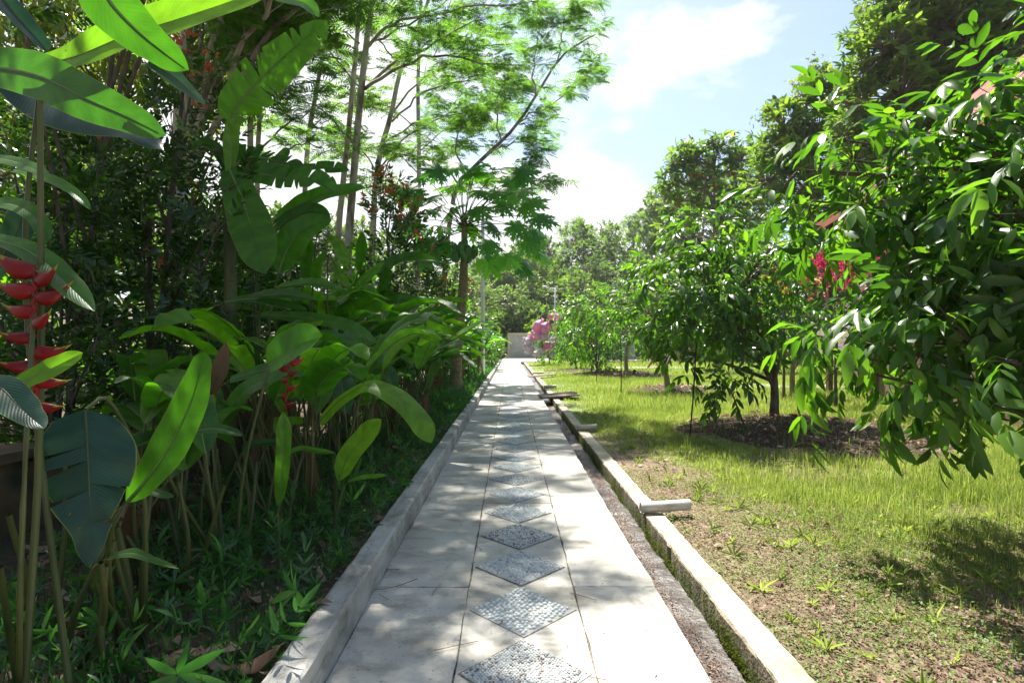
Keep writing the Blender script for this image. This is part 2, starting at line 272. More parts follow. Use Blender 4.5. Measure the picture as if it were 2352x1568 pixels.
# roof tiles
m, t = newmat('roof_tiles'); M['tiles'] = m
tcn = nd(t, 'ShaderNodeTexCoord'); br = nd(t, 'ShaderNodeTexBrick', i_Scale=2.6); lk(t, tcn.outputs['UV'], br.inputs[0])
br.inputs['Color1'].default_value = (.22, .055, .045, 1); br.inputs['Color2'].default_value = (.32, .13, .11, 1); br.inputs['Mortar'].default_value = (.07, .03, .025, 1)
br.inputs['Brick Width'].default_value = .9; br.inputs['Row Height'].default_value = 1.1; br.inputs['Mortar Size'].default_value = .07
p = nd(t, 'ShaderNodeBsdfPrincipled', i_Roughness=.8); p.inputs['Specular IOR Level'].default_value = .2; lk(t, br.outputs[0], p.inputs['Base Color'])
b = nd(t, 'ShaderNodeBump', i_Strength=1.0, i_Distance=.04); b.invert = True; lk(t, br.outputs['Fac'], b.inputs['Height']); lk(t, b.outputs[0], p.inputs['Normal'])
o = nd(t, 'ShaderNodeOutputMaterial'); lk(t, p.outputs[0], o.inputs[0])
# water
m, t = newmat('gutter_water'); M['water'] = m
p = nd(t, 'ShaderNodeBsdfPrincipled', i_Roughness=.08); p.inputs['Base Color'].default_value = (.03, .024, .018, 1); p.inputs['Specular IOR Level'].default_value = .4
n = nd(t, 'ShaderNodeTexNoise', i_Scale=40.0, i_Detail=2.0); tcn = nd(t, 'ShaderNodeTexCoord'); lk(t, tcn.outputs['Object'], n.inputs['Vector'])
b = nd(t, 'ShaderNodeBump', i_Strength=.15, i_Distance=.005); lk(t, n.outputs[0], b.inputs['Height']); lk(t, b.outputs[0], p.inputs['Normal'])
o = nd(t, 'ShaderNodeOutputMaterial'); lk(t, p.outputs[0], o.inputs[0])

# ------------------------------------------------------------------ mesh tools
def unit(v):
    v = np.asarray(v, float); return v / (np.linalg.norm(v, axis=-1, keepdims=True) + 1e-9)
class MB:
    """collects vertices, faces (tris / quads), uv and a random number per piece; build() links ONE mesh object"""
    def __init__(s): s.V = []; s.F = []; s.mi = []; s.rn = []; s.uv = []; s.n = 0
    def add(s, V, faces, mi=0, rnd=None, uv=None):
        V = np.asarray(V, float).reshape(-1, 3); k = len(V)
        for f in faces:
            f = np.asarray(f, np.int64)
            if f.size: s.F.append(f + s.n); s.mi.append(np.full(len(f), mi))
        s.V.append(V)
        s.rn.append(np.full(k, .5) if rnd is None else (np.full(k, rnd) if np.isscalar(rnd) else np.asarray(rnd)))
        s.uv.append(np.zeros((k, 2)) if uv is None else np.asarray(uv)); s.n += k
    def mesh(s, name, mats, smooth=True):
        V = np.concatenate(s.V); me = bpy.data.meshes.new(name)
        cnt = np.concatenate([np.full(len(f), f.shape[1]) for f in s.F]); li = np.concatenate([f.ravel() for f in s.F])
        me.vertices.add(len(V)); me.vertices.foreach_set('co', V.ravel())
        me.loops.add(len(li)); me.loops.foreach_set('vertex_index', li.astype(np.int32))
        me.polygons.add(len(cnt)); st = np.concatenate([[0], np.cumsum(cnt)[:-1]])
        me.polygons.foreach_set('loop_start', st.astype(np.int32))
        me.polygons.foreach_set('material_index', np.concatenate(s.mi).astype(np.int32))
        me.polygons.foreach_set('use_smooth', np.full(len(cnt), smooth))
        for m_ in (mats if isinstance(mats, (list, tuple)) else [mats]): me.materials.append(m_)
        a = me.attributes.new('rnd', 'FLOAT', 'POINT'); a.data.foreach_set('value', np.concatenate(s.rn).astype(np.float32))
        uvl = me.uv_layers.new(name='UVMap'); uvl.data.foreach_set('uv', np.concatenate(s.uv)[li].astype(np.float32).ravel())
        me.update(calc_edges=True); me.validate(); return me
    def build(s, name, mats, parent=None, smooth=True):
        o = bpy.data.objects.new(name, s.mesh(name, mats, smooth)); COL.objects.link(o)
        if parent is not None:
            o.parent = parent; o.location = -np.array(parent.location)
        return o
def thing(name, loc, label, cat, group=None):
    o = bpy.data.objects.new(name, None); o.empty_display_size = .2; COL.objects.link(o)
    o.location = tuple(float(a) for a in loc); return tag(o, label, cat, group)
def tag(o, label, cat, group=None):
    o['label'] = label; o['category'] = cat
    if group: o['group'] = group
    return o
def struct(o): o['kind'] = 'structure'; return o
def stuff(o, label=None, cat=None):
    o['kind'] = 'stuff'
    if label: o['label'] = label; o['category'] = cat
    return o
def copy_tree(o, parent=None):
    c = o.copy(); COL.objects.link(c)
    if parent is not None: c.parent = parent
    for ch in o.children: copy_tree(ch, c)
    return c

def catmull(P, n):
    P = np.asarray(P, float)
    if len(P) == 2: return P[0] + np.linspace(0, 1, n)[:, None] * (P[1] - P[0])
    Q = np.vstack([2 * P[0] - P[1], P, 2 * P[-1] - P[-2]]); m_ = len(P) - 1
    t = np.linspace(0, m_, n); i = np.minimum(t.astype(int), m_ - 1); f = (t - i)[:, None]
    a, b, c, d = Q[i], Q[i + 1], Q[i + 2], Q[i + 3]
    return .5 * (2 * b + (c - a) * f + (2 * a - 5 * b + 4 * c - d) * f ** 2 + (3 * b - a - 3 * c + d) * f ** 3)
def tube(mb, P, r, n=6, mi=0, rnd=.5, cap=False):
    P = np.asarray(P, float); k = len(P); r = np.broadcast_to(np.asarray(r, float), (k,))
    T = unit(np.gradient(P, axis=0)); ref = np.array([0, 0, 1.]) if abs(T[0][2]) < .85 else np.array([1., 0, 0])
    A = unit(np.cross(T, ref)); B = np.cross(T, A)
    an = np.arange(n) * 2 * math.pi / n
    V = P[:, None] + r[:, None, None] * (np.cos(an)[None, :, None] * A[:, None] + np.sin(an)[None, :, None] * B[:, None])
    i = np.arange(k - 1)[:, None] * n; j = np.arange(n)[None]; j2 = (j + 1) % n
    F = np.stack([i + j, i + j2, i + n + j2, i + n + j], -1).reshape(-1, 4)
    fs = [F]
    V = V.reshape(-1, 3)
    if cap:
        V = np.vstack([V, P[:1], P[-1:]]); jj = np.arange(n); c0 = k * n
        fs.append(np.stack([np.full(n, c0), (jj + 1) % n, jj], -1)); fs.append(np.stack([np.full(n, c0 + 1), (k - 1) * n + jj, (k - 1) * n + (jj + 1) % n], -1))
    mb.add(V, fs, mi, rnd)
def box(mb, lo, hi, mi=0, rz=0, c=None):
    lo = np.array(lo, float); hi = np.array(hi, float)
    V = np.array([[x, y, z] for x in (lo[0], hi[0]) for y in (lo[1], hi[1]) for z in (lo[2], hi[2])])
    if rz:
        c0 = (lo + hi) / 2 if c is None else np.array(c); d = V - c0; V = d.copy(); V[:, 0] = d[:, 0] * math.cos(rz) - d[:, 1] * math.sin(rz); V[:, 1] = d[:, 0] * math.sin(rz) + d[:, 1] * math.cos(rz); V += c0
    mb.add(V, [np.array([[0, 1, 3, 2], [4, 6, 7, 5], [0, 4, 5, 1], [2, 3, 7, 6], [0, 2, 6, 4], [1, 5, 7, 3]])], mi)
def beam(mb, a, b, w_, h_, up=(0, 0, 1), mi=0):
    a = np.array(a, float); b = np.array(b, float); T = unit(b - a); S = unit(np.cross(T, up)); U = np.cross(S, T)
    V = np.array([p + sx * S * w_ / 2 + su * U * h_ / 2 for p in (a, b) for sx in (-1, 1) for su in (-1, 1)])
    mb.add(V, [np.array([[0, 1, 3, 2], [4, 6, 7, 5], [0, 4, 5, 1], [2, 3, 7, 6], [0, 2, 6, 4], [1, 5, 7, 3]])], mi)

# ---- small-leaf templates: verts (k,3) x along, y across, z up; faces; leaf id per vertex
def leaf11(droop=.25, wid=.16, fold=.12):
    xs = [0, .22, .52, .8, 1]; ws = [0, .8, 1, .62, 0]
    V = []; 
    for x, w_ in zip(xs, ws):
        z = -droop * x * x
        if w_ == 0: V.append((x, 0, z))
        else: V += [(x, 0, z), (x, w_ * wid, z + fold * w_ * wid * 2), (x, -w_ * wid, z + fold * w_ * wid * 2)]
    T = np.array([[0, 1, 2], [0, 3, 1], [7, 10, 8], [7, 9, 10]]); Q = np.array([[1, 4, 5, 2], [1, 3, 6, 4], [4, 7, 8, 5], [4, 6, 9, 7]])
    return np.array(V, float), [T, Q]
def leaf4(droop=.2, wid=.22, fold=.25):
    return np.array([(0, 0, 0), (.45, wid, fold * wid), (1, 0, -droop), (.45, -wid, fold * wid), ]), [np.array([[0, 2, 1], [0, 3, 2]])]
def merge(parts):
    V = []; F = {}; ID = []; n = 0
    for k, (v, fs) in enumerate(parts):
        V.append(v); ID.append(np.full(len(v), k))
        for f in fs: F.setdefault(f.shape[1], []).append(f + n)
        n += len(v)
    return np.vstack(V), [np.vstack(x) for x in F.values()], np.concatenate(ID)
def xf(v, o, D, Nn, s):
    D = unit(D); S = unit(np.cross(Nn, D)); U = np.cross(D, S)
    return np.asarray(o) + s * (v[:, :1] * D + v[:, 1:2] * S + v[:, 2:3] * U)
def sprig_pinnate(r, pairs=3, L=1.0, ll=.55, lf=leaf11, droop=.45, wid=.16, ang=55, ldroop=.35):
    """a drooping leafy shoot: leaves left and right of an arched axis, unit length about 1"""
    parts = []
    for i in range(pairs):
        u = (i + .6) / pairs
        for s in (1, -1):
            a = math.radians(ang * (1 - .5 * u) + r.uniform(-14, 14)); p = np.array([u * L, 0, -droop * u * u * .5])
            d = np.array([math.cos(a), s * math.sin(a), -ldroop - droop * u * .6 + r.uniform(-.25, .2)])
            v, f = lf(r.uniform(.02, .6), wid * r.uniform(.7, 1.2), r.uniform(-.05, .35)) if lf is leaf11 else lf(r.uniform(.1, .4), wid * r.uniform(.85, 1.15)); nn = np.array([r.uniform(-.5, .5), r.uniform(-.6, .6), 1])
            parts.append((xf(v, p, d, nn, ll * r.uniform(.55, 1.15)), f))
    v, f = lf(.3, wid); parts.append((xf(v, np.array([L, 0, -droop * .5]), np.array([1, 0, -droop - .2]), np.array([0, 0, 1.]), ll), f))
    return merge(parts)
def sprig_whorl(r, k=6, lf=leaf11, wid=.17, up=.2, ll=1.0):
    parts = []
    for i in range(k):
        a = 2 * math.pi * (i + r.uniform(-.3, .3)) / k; d = np.array([math.cos(a), math.sin(a), up + r.uniform(-.5, .5)])
        v, f = lf(r.uniform(.1, .35), wid * r.uniform(.85, 1.15)); parts.append((xf(v, np.zeros(3), d, np.array([r.uniform(-.2, .2), r.uniform(-.2, .2), 1]), ll * r.uniform(.7, 1.1)), f))
    return merge(parts)
def frond(r, pairs=8, wid=.035, droop=.35):
    """feathery compound leaf: thin strips left and right of an arched axis, length 1"""
    parts = []
    for i in range(pairs):
        u = (i + 1) / (pairs + .5); ln = .42 * math.sin(math.pi * (.18 + .74 * u)) + .04
        for s in (1, -1):
            p = np.array([u, 0, -droop * u * u]); d = unit(np.array([.45, s * 1.0, -.12 - droop * u * .5 + r.uniform(-.12, .12)]))
            S = unit(np.cross(d, [0, 0, 1])); q = p + d * ln; mid = p + d * ln * .5 + np.array([0, 0, .02])
            V = np.array([p, mid + S * wid, q + np.array([0, 0, -.03]), mid - S * wid]); parts.append((V, [np.array([[0, 1, 2, 3]])]))
    v = np.array([(0, .008, 0), (0, -.008, 0), (.5, -.006, -droop * .25), (.5, .006, -droop * .25), (1, -.004, -droop), (1, .004, -droop)])
    parts.append((v, [np.array([[0, 1, 2, 3], [3, 2, 4, 5]])]))
    return merge(parts)
def scatter(mb, temps, O, D, Nn, S, r, mi=0, rnd_bias=None, jit=.5):
    """places template t at every origin; each leaf gets its own random number"""
    O = np.atleast_2d(O); k = len(O); which = r.integers(0, len(temps), k)
    D = unit(D); Sd = unit(np.cross(Nn, D)); U = np.cross(D, Sd); S = np.broadcast_to(S, (k,))
    for ti, (v, fs, ids) in enumerate(temps):
        w_ = np.where(which == ti)[0]
        if not len(w_): continue
        V = O[w_][:, None] + S[w_][:, None, None] * (v[None, :, :1] * D[w_][:, None] + v[None, :, 1:2] * Sd[w_][:, None] + v[None, :, 2:3] * U[w_][:, None])
        nl = ids.max() + 1; base = r.random((len(w_), 1)) if rnd_bias is None else rnd_bias[w_][:, None]
        rn = np.clip(base * (1 - jit) + r.random((len(w_), nl)) * jit, 0, 1)[:, ids]
        n = len(v); off = (np.arange(len(w_)) * n)[:, None, None]
        mb.add(V.reshape(-1, 3), [(f[None] + off).reshape(-1, f.shape[1]) for f in fs], mi, rn.ravel())

T = {}
T['pin'] = [sprig_pinnate(rng) for _ in range(8)]
T['pinlong'] = [sprig_pinnate(rng, 4, 1, .5, droop=.8, ldroop=.6, wid=.17) for _ in range(5)]
T['whorl'] = [sprig_whorl(rng, 6) for _ in range(4)]
T['up'] = [sprig_whorl(rng, 5, up=1.1, wid=.18) for _ in range(4)] 
T['far'] = [sprig_whorl(rng, 7, leaf4, .26) for _ in range(4)]
T['farpin'] = [sprig_pinnate(rng, 3, lf=leaf4, wid=.2) for _ in range(4)]
T['frond'] = [frond(rng) for _ in range(4)]
T['frondfar'] = [frond(rng, 5, .07) for _ in range(3)]
T['shoot'] = [sprig_pinnate(rng, 4, 1, .42, wid=.19, droop=-.05, ldroop=-.15, ang=60) for _ in range(4)]

# ------------------------------------------------------------------ trees
def ball(r, k, shell=.45):
    d = unit(r.normal(size=(k, 3))); rad = shell + (1 - shell) * r.random((k, 1)) ** .5; return d, rad
DM = 2.0
def build_tree(name, base, clumps, temps, leafmat, barkmat, label, cat='tree', group=None, seed=0, size=.3, dens=14, trunk_r=.12,
               flat=1.0, droop=0.0, trunk_pts=None, upb=.35, shell=.5, twig=.35, bark_n=7, extra=None, limb_r=None, lowcut=None, radial=False):
    """clumps: (centre xyz, radius). trunk + limbs in one mesh, foliage in another"""
    r = np.random.default_rng(seed); base = np.array(base, float); root = thing(name, base, label, cat, group)
    wood = MB(); C = np.array([c for c, _ in clumps], float); top = C[np.argmax(C[:, 2])]; cen = C.mean(0)
    if trunk_pts is None:
        fork = base + (cen - base) * .55; fork[2] = base[2] + (C[:, 2].min() - base[2]) * .85 if len(C) > 1 else base[2] + (cen[2] - base[2]) * .6
        j = r.normal(size=3) * .04 * np.linalg.norm(fork - base); j[2] = 0
        trunk_pts = [base - [0, 0, .15], base + (fork - base) * .5 + j, fork, fork + (top - fork) * .5, top]
    tp = catmull(trunk_pts, 16); rr = trunk_r * np.linspace(1.0, .12, 16); rr[0] *= 1.5; rr[1] *= 1.12
    tube(wood, tp, rr, bark_n)
    fo = MB()
    for ci, (c, rad) in enumerate(clumps):
        c = np.array(c, float); k0 = int(min(12, max(5, 3 + ci % 8)))
        hz = np.clip((c[2] - rad * .8 - tp[0][2]) / (tp[-1][2] - tp[0][2] + 1e-6), .3, .92); st = tp[int(hz * 15)]
        md = (st + c) / 2 + np.array([0, 0, .12 * rad]); lp = catmull([st, md, c], 6)
        lr = (trunk_r * .42 if limb_r is None else limb_r); tube(wood, lp, lr * np.linspace(1, .4, 6), 5)
        k = int(DM * dens * 4 * math.pi * rad * rad * (.6 + .4 * flat) / 3.2); d, ra = ball(r, k, shell)
        # uneven outline: push some directions out, others in
        ph = r.normal(size=(6, 3)) * 2.3; am = r.random(6)
        bump = 1 + .22 * np.sum(np.sin(d @ ph.T * 1.4 + am * 6) * am, axis=1, keepdims=True) / 2
        P = c + d * ra * rad * bump * np.array([1, 1, flat])
        if lowcut is not None: keep = P[:, 2] > lowcut; P = P[keep]; d = d[keep]
        out = d.copy(); out[:, 2] = out[:, 2] * .5 + upb - droop * (1 - (d[:, 2] + 1) / 2) * 1.4
        out += r.normal(size=out.shape) * .3
        if radial: out = r.normal(size=out.shape); out[:, 2] *= .25
        Nn = np.tile([0, 0, 1.], (len(P), 1)) + r.normal(size=out.shape) * .35 + d * .4
        scatter(fo, temps, P, out, Nn, size * r.uniform(.7, 1.2, len(P)), r, 0)
        for q in range(0, len(P), max(1, len(P) // max(8, int(rad * rad * 34)))):
            e = P[q]; tube(wood, catmull([c + (e - c) * .1, (c + e) / 2 + [0, 0, .05 * rad], e], 4), lr * .35 * np.linspace(1, .3, 4), 3)
    if extra: extra(fo, wood, r)
    mats = leafmat if isinstance(leafmat, list) else [leafmat]
    fo.build('crown', mats, root); wood.build('trunk', barkmat, root)
    return root
def pc(px, py, Y, rpx): return (at(px, py, Y), rpx / FP * Y)

# ------------------------------------------------------------------ ground
def fnoise(x, y, s=1.0, seed=0):
    rr = np.random.default_rng(seed); z = 0
    for q in range(7):
        a = rr.random() * 6.28; f_ = s * (1.0 + q * .8); z = z + np.sin((x * math.cos(a) + y * math.sin(a)) * f_ + rr.random() * 6.28) / (1 + q * .35)
    return z / 3
def mound(x, y):
    z = 0
    for (mx_, my_, mr, mh) in MOUNDS:
        d = np.sqrt((x - mx_) ** 2 + ((y - my_) * 1.05) ** 2) / mr; z = z + mh * np.clip(1 - d * d, 0, None) ** 1.3
    return z
MOUNDS = [(4.75, 8.95, 2.25, .25), (5.1, 17.6, 1.5, .16), (5.6, 26, 2.1, .22), (3.9, 27, 1.5, .15), (3.6, 31, 2.0, .16)]
def gz(x, y):
    x = np.asarray(x, float); y = np.asarray(y, float)
    z = -.035 + .02 * np.sin(x * 1.7 + y * .9) * np.sin(y * .6 - x * .5) + .012 * np.sin(x * 6.1 + 1) * np.sin(y * 5.3)
    z = z + mound(x, y)
    return z + np.where(y > 66, (np.minimum(y, 260) - 66) * .12, 0) + np.where((x > 22), (np.minimum(x, 90) - 22) * .06, 0)
def patch(name, xs, ys, zf, mat, smooth=True):
    X, Y = np.meshgrid(xs, ys); Z = zf(X, Y) * np.ones_like(X); nx, ny = len(xs), len(ys)
    V = np.stack([X, Y, Z], -1).reshape(-1, 3); i = np.arange(ny - 1)[:, None] * nx + np.arange(nx - 1)[None]
    F = np.stack([i, i + 1, i + nx + 1, i + nx], -1).reshape(-1, 4); mb = MB(); mb.add(V, [F]); return mb.build(name, mat, None, smooth)
base_z = lambda x, y: -.45 + np.where(y > 66, (np.minimum(y, 260) - 66) * .12, 0) - np.where(y > 66, .1, 0)
struct(patch('ground', np.array([-600, -60, -20, 20, 60, 600.]), np.array([-200, -20, 0, 30, 66, 90, 150, 260, 900.]), base_z, M['soil']))
xl = np.concatenate([np.linspace(1.3, 12, 90), np.linspace(12.5, 40, 30), [60, 90, 200, 500]])
yl = np.concatenate([np.linspace(-6, 14, 150), np.linspace(14.2, 48.3, 110)])
struct(patch('lawn', xl, yl, gz, M['lawn']))
# beyond the bend: rising forest floor
struct(patch('forest_floor', np.concatenate([[-500, -200], np.linspace(-80, 80, 50), [200, 500]]), np.concatenate([np.linspace(48.3, 120, 50), [160, 260, 600]]),
             lambda x, y: gz(x, y) - .06 - np.where(y < 66, .02, 0), M['soil']))
# planting bed left of the kerb
struct(patch('planting_bed', np.concatenate([[-400, -120, -40, -20], np.linspace(-10, -.9, 50)]), np.concatenate([[-20, -6], np.linspace(-2, 48.3, 160)]),
             lambda x, y: .12 + .03 * np.sin(x * 3.1 + y) * np.sin(y * 1.9) + .012 * np.sin(x * 11) * np.sin(y * 9) + np.where(x < -.95, 0, -.03), M['soil']))
# mulch sheets on the mounds
for i, (mx_, my_, mr, mh) in enumerate(MOUNDS):
    mb = MB(); nr, na = 12, 40; a = np.arange(na) * 2 * math.pi / na
    rr = np.linspace(0, .92, nr)[:, None] * mr * (1 + .10 * np.sin(a * 3 + i) + .07 * np.sin(a * 7 + 2 * i) + .04 * np.sin(a * 13))[None]
    X = mx_ + rr * np.cos(a); Y = my_ + rr * np.sin(a) * .95; Z = gz(X, Y) + .012 + .02 * np.sin(X * 21) * np.sin(Y * 19) * (np.linspace(1, 0, nr)[:, None])
    Z[-1] -= .05
    ii = np.arange(nr - 1)[:, None] * na; j = np.arange(na)[None]; F = np.stack([ii + j, ii + (j + 1) % na, ii + na + (j + 1) % na, ii + na + j], -1).reshape(-1, 4)
    mb.add(np.stack([X, Y, Z], -1).reshape(-1, 3), [F]); struct(mb.build('soil_mound', M['mulch']))

# ------------------------------------------------------------------ path
PX = [-.77, -.24, .366, .84]; Y0 = -1.954      # transverse joints every 1.74 m through y = 3.266
joints = [3.266 + 1.74 * k for k in range(-4, 27)]
def wob(mb, x0, x1, y0, y1, z1, z0, mi=0):
    """a cast slab with slightly uneven edges"""
    n = 15
    def ed(a, b, ax, c):
        t_ = np.linspace(0, 1, n); P = np.zeros((n, 2)); P[:, ax] = a + (b - a) * t_; P[:, 1 - ax] = c + rng.normal(size=n) * .0028; return P
    e = [ed(x0, x1, 0, y0)[:-1], ed(y0, y1, 1, x1)[:-1], ed(x1, x0, 0, y1)[:-1], ed(y1, y0, 1, x0)[:-1]]
    for q in e: q[0] += rng.normal(size=2) * .001
    P = np.vstack(e); k = len(P); c = P.mean(0)
    V = np.vstack([np.c_[c, z1] if False else [[c[0], c[1], z1]], np.c_[P, np.full(k, z1)], np.c_[P, np.full(k, z0)]])
    j = np.arange(k); j2 = (j + 1) % k
    mb.add(V, [np.stack([np.zeros(k, int), 1 + j, 1 + j2], -1), np.stack([1 + j, 1 + k + j, 1 + k + j2, 1 + j2], -1)], mi)
mb = MB(); g = .0042
for a, b in zip(joints[:-1], joints[1:]):
    for c in range(3): wob(mb, PX[c] + (g if c else 0), PX[c + 1] - (g if c < 2 else 0), a + g * .7, b - g * .7, rng.normal() * .0012, -.12)
box(mb, (-.765, joints[0], -.3), (.835, joints[-1] + .5, -.012), 1)
box(mb, (-.77, joints[-1] + .004, -.2), (9.5, 60.5, -.004))
path = struct(mb.build('path', [M['conc'], M['joint']], smooth=False))
kinds = ['peb_big', 'peb_fine', 'peb_mid']
dm = {}
for k in range(-2, 25):
    yc = 3.266 - .29 + .58 * k; kind = 'peb_big' if (k % 3 == 0) else ('peb_fine' if k % 3 == 2 else 'peb_mid')
    if k == -1: kind = 'peb_fine'
    mb = MB(); xc = .063; hw = .286; hl = .285
    for z0, s_, mi in ((.0022, 1.0, 1), (.0040, .985, 0)):
        V = np.array([[xc - hw * s_, yc, z0], [xc, yc - hl * s_, z0], [xc + hw * s_, yc, z0], [xc, yc + hl * s_, z0]]) + np.r_[rng.normal(size=2) * .003, 0]
        mb.add(V, [np.array([[0, 1, 2, 3]])], mi)
    if yc < 11.5:
        sp_ = {'peb_big': .030, 'peb_mid': .020, 'peb_fine': .0150}[kind]; nx_ = int(.6 / sp_) + 2; G = []
        for iy in range(int(.62 / (sp_ * .87)) + 1):
            for ix in range(nx_):
                G.append(((ix + .5 * (iy % 2)) * sp_ - .3, iy * sp_ * .87 - .3))
        G = np.array(G) + rng.normal(size=(len(G), 2)) * sp_ * .13; G = G[(np.abs(G[:, 0]) / hw + np.abs(G[:, 1]) / hl) < .975 - sp_ * .5 / hw]; kq = len(G)
        na = 9; a = np.arange(na) * 2 * math.pi / na; tv = [[0, 0, .30]]
        for (rr_, zz_) in ((.28, .26), (.42, .10), (.47, -.15)): tv += [[rr_ * math.cos(q_), rr_ * .76 * math.sin(q_), zz_] for q_ in a]
        tv = np.array(tv); ja = np.arange(na); jb = (ja + 1) % na; tf_ = [np.stack([np.zeros(na, int), 1 + ja, 1 + jb], -1), np.vstack([np.stack([1 + na * u_ + ja, 1 + na * (u_ + 1) + ja, 1 + na * (u_ + 1) + jb, 1 + na * u_ + jb], -1) for u_ in range(2)])]
        an = rng.random(kq) * 6.28 if kind != 'peb_big' else rng.normal(size=kq) * .8 + .9
        scatter(mb, [(tv, tf_, np.zeros(len(tv), int))], np.c_[G[:, 0] + xc, G[:, 1] + yc, np.full(kq, .0045)], np.c_[np.cos(an), np.sin(an), np.zeros(kq)], np.tile([0, 0, 1.], (kq, 1)), sp_ * rng.uniform(.88, 1.22, kq), rng, 2, jit=1)
        mb.build('pebble_inlay', [M['grout'], M['joint'], M['stone_' + kind]], path, True); continue
    o = mb.build('pebble_inlay', [M[kind], M['joint']], path, False)
# left kerb
def strip(name, prof, ys, mat, jx=.004, jz=.004, mats=None, fm=None):
    mb = MB(); n = len(prof); k = len(ys); V = np.zeros((k, n, 3))
    for i, y in enumerate(ys):
        for j, (x, z) in enumerate(prof): V[i, j] = (x, y, z)
    V[:, :, 0] += rng.normal(size=(k, n)) * jx + (.35 * fnoise(np.array(ys)[:, None] * 1.0 + np.zeros((1, n)), np.arange(n)[None] * 2.0, 2.5, 91) + .5 * np.clip(fnoise(np.array(ys)[:, None] + np.zeros((1, n)), np.arange(n)[None] * 3.0, 14, 92) - .5, 0, 1)) * .012; V[:, 1:-1, 2] += rng.normal(size=(k, n - 2)) * jz
    i = np.arange(k - 1)[:, None] * n
    for j in range(n - 1):
        F = np.stack([i[:, 0] + j, i[:, 0] + j + 1, i[:, 0] + n + j + 1, i[:, 0] + n + j], -1)
        mb.add(np.zeros((0, 3)), [])
        if j == 0: mb.add(V.reshape(-1, 3), [F], fm[j] if fm else 0)
        else: mb.F.append(F + mb.n - n * k); mb.mi.append(np.full(len(F), fm[j] if fm else 0))
    return struct(mb.build(name, mats or mat, None, False))
ys = np.concatenate([np.arange(-3, 12, .06), np.arange(12, 47, .3)])
strip('kerb', [(-.772, -.1), (-.776, .158), (-.79, .168), (-.895, .172), (-.91, .162), (-.915, -.1)], ys, M['kerb'], .0012, .001)
# gutter
yg = np.concatenate([np.arange(-3, 12, .06), np.arange(12, 46.5, .25)])
gx_ = np.linspace(.83, 1.12, 7)
struct(patch('gutter_bed', np.linspace(.83, 1.12, 16), np.concatenate([np.arange(1.5, 12, .03), np.arange(12, 46.5, .12)]), lambda x, y: -.168 + .010 * fnoise(x, y, 3.1, 71) + .010 * fnoise(x, y, 9, 72) + .006 * fnoise(x, y, 31, 73) + .010 * (x - .97) / .14, M['wet']))
struct(patch('gutter_water', np.array([.835, 1.11]), np.array([-3, 46.4]), lambda x, y: -.179, M['water']))
strip('gutter_wall', [(1.112, -.3), (1.108, -.006), (1.118, .002), (1.27, .0), (1.275, -.2)], yg, M['lipconc'], .004, .0025, [M['lipconc'], M['mossy']], [1, 1, 0, 0])
mb = MB(); box(mb, (.83, -3, -.3), (.842, 46.5, -.006)); box(mb, (.83, 46.4, -.3), (1.27, 46.6, -.01)); struct(mb.build('gutter_side', M['wet']))
# crossing pavement out on the lawn
struct(patch('lawn_path', np.linspace(5.5, 22, 40), np.linspace(18.4, 20.2, 4), lambda x, y: gz(x, y) + .05, M['conc']))
struct(patch('table_paving', np.linspace(6.4, 11.5, 20), np.linspace(33.6, 36.8, 4), lambda x, y: gz(x, y) + .05, M['conc']))

# moss tufts on the gutter wall
mb = MB(); k = 26000; yy = 1.6 + rng.random(k) ** 1.8 * 20; clump_ = np.sin(yy * 5.1) + np.sin(yy * 11.7 + 1) + np.sin(yy * 2.3)
zz = -.155 + rng.random(k) ** 2 * .11 + np.clip(clump_, 0, 3) * .02 * rng.random(k); O = np.c_[1.107 - rng.random(k) * .006, yy, np.minimum(zz, .004)]
D = np.c_[-1 - rng.random(k), rng.normal(size=k) * .7, rng.normal(size=k) * .7 + .3]
ok = fnoise(O[:, 1] * 1.0, O[:, 2] * 6, 4.5, 81) + .4 * fnoise(O[:, 1], O[:, 2] * 5, 17, 82) > .12; O = O[ok]; D = D[ok]; k = len(O)
v, f = leaf4(); scatter(mb, [(v, f, np.zeros(4, int))], O, D, rng.normal(size=(k, 3)), rng.uniform(.006, .017, k), rng)
m = foliage('moss', [(0, (.04, .06, .01)), (1, (.17, .21, .03))], (1.8, 1.8, 1), .8, .3, .1)
stuff(mb.build('moss', m), 'green moss clumped along the inner wall of the gutter', 'moss')

# ------------------------------------------------------------------ grass, ground plants, litter (uncountable)
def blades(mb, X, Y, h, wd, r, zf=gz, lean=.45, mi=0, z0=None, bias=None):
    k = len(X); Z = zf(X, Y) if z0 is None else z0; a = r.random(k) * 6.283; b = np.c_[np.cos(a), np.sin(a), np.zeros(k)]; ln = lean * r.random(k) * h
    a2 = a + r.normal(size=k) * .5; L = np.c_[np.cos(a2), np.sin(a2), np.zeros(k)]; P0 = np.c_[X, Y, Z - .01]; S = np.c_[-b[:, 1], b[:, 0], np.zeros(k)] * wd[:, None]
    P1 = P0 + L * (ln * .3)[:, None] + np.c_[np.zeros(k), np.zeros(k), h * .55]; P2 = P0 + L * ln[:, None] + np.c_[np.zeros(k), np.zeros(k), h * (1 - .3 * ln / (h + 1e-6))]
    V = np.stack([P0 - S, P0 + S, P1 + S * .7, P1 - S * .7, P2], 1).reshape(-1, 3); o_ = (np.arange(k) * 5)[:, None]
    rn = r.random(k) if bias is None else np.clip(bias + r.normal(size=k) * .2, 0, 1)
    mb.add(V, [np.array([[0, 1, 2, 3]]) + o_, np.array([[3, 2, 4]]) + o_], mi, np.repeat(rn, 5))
gm = MB()
def area(r, k, y0, y1, xr=1.36, side=1.0):
    Y = np.sqrt(r.random(k) * (y1 ** 2 - y0 ** 2) + y0 ** 2); X = xr + r.random(k) * (np.abs(.95 * Y) - xr + .5); return X, Y
r = np.random.default_rng(3)
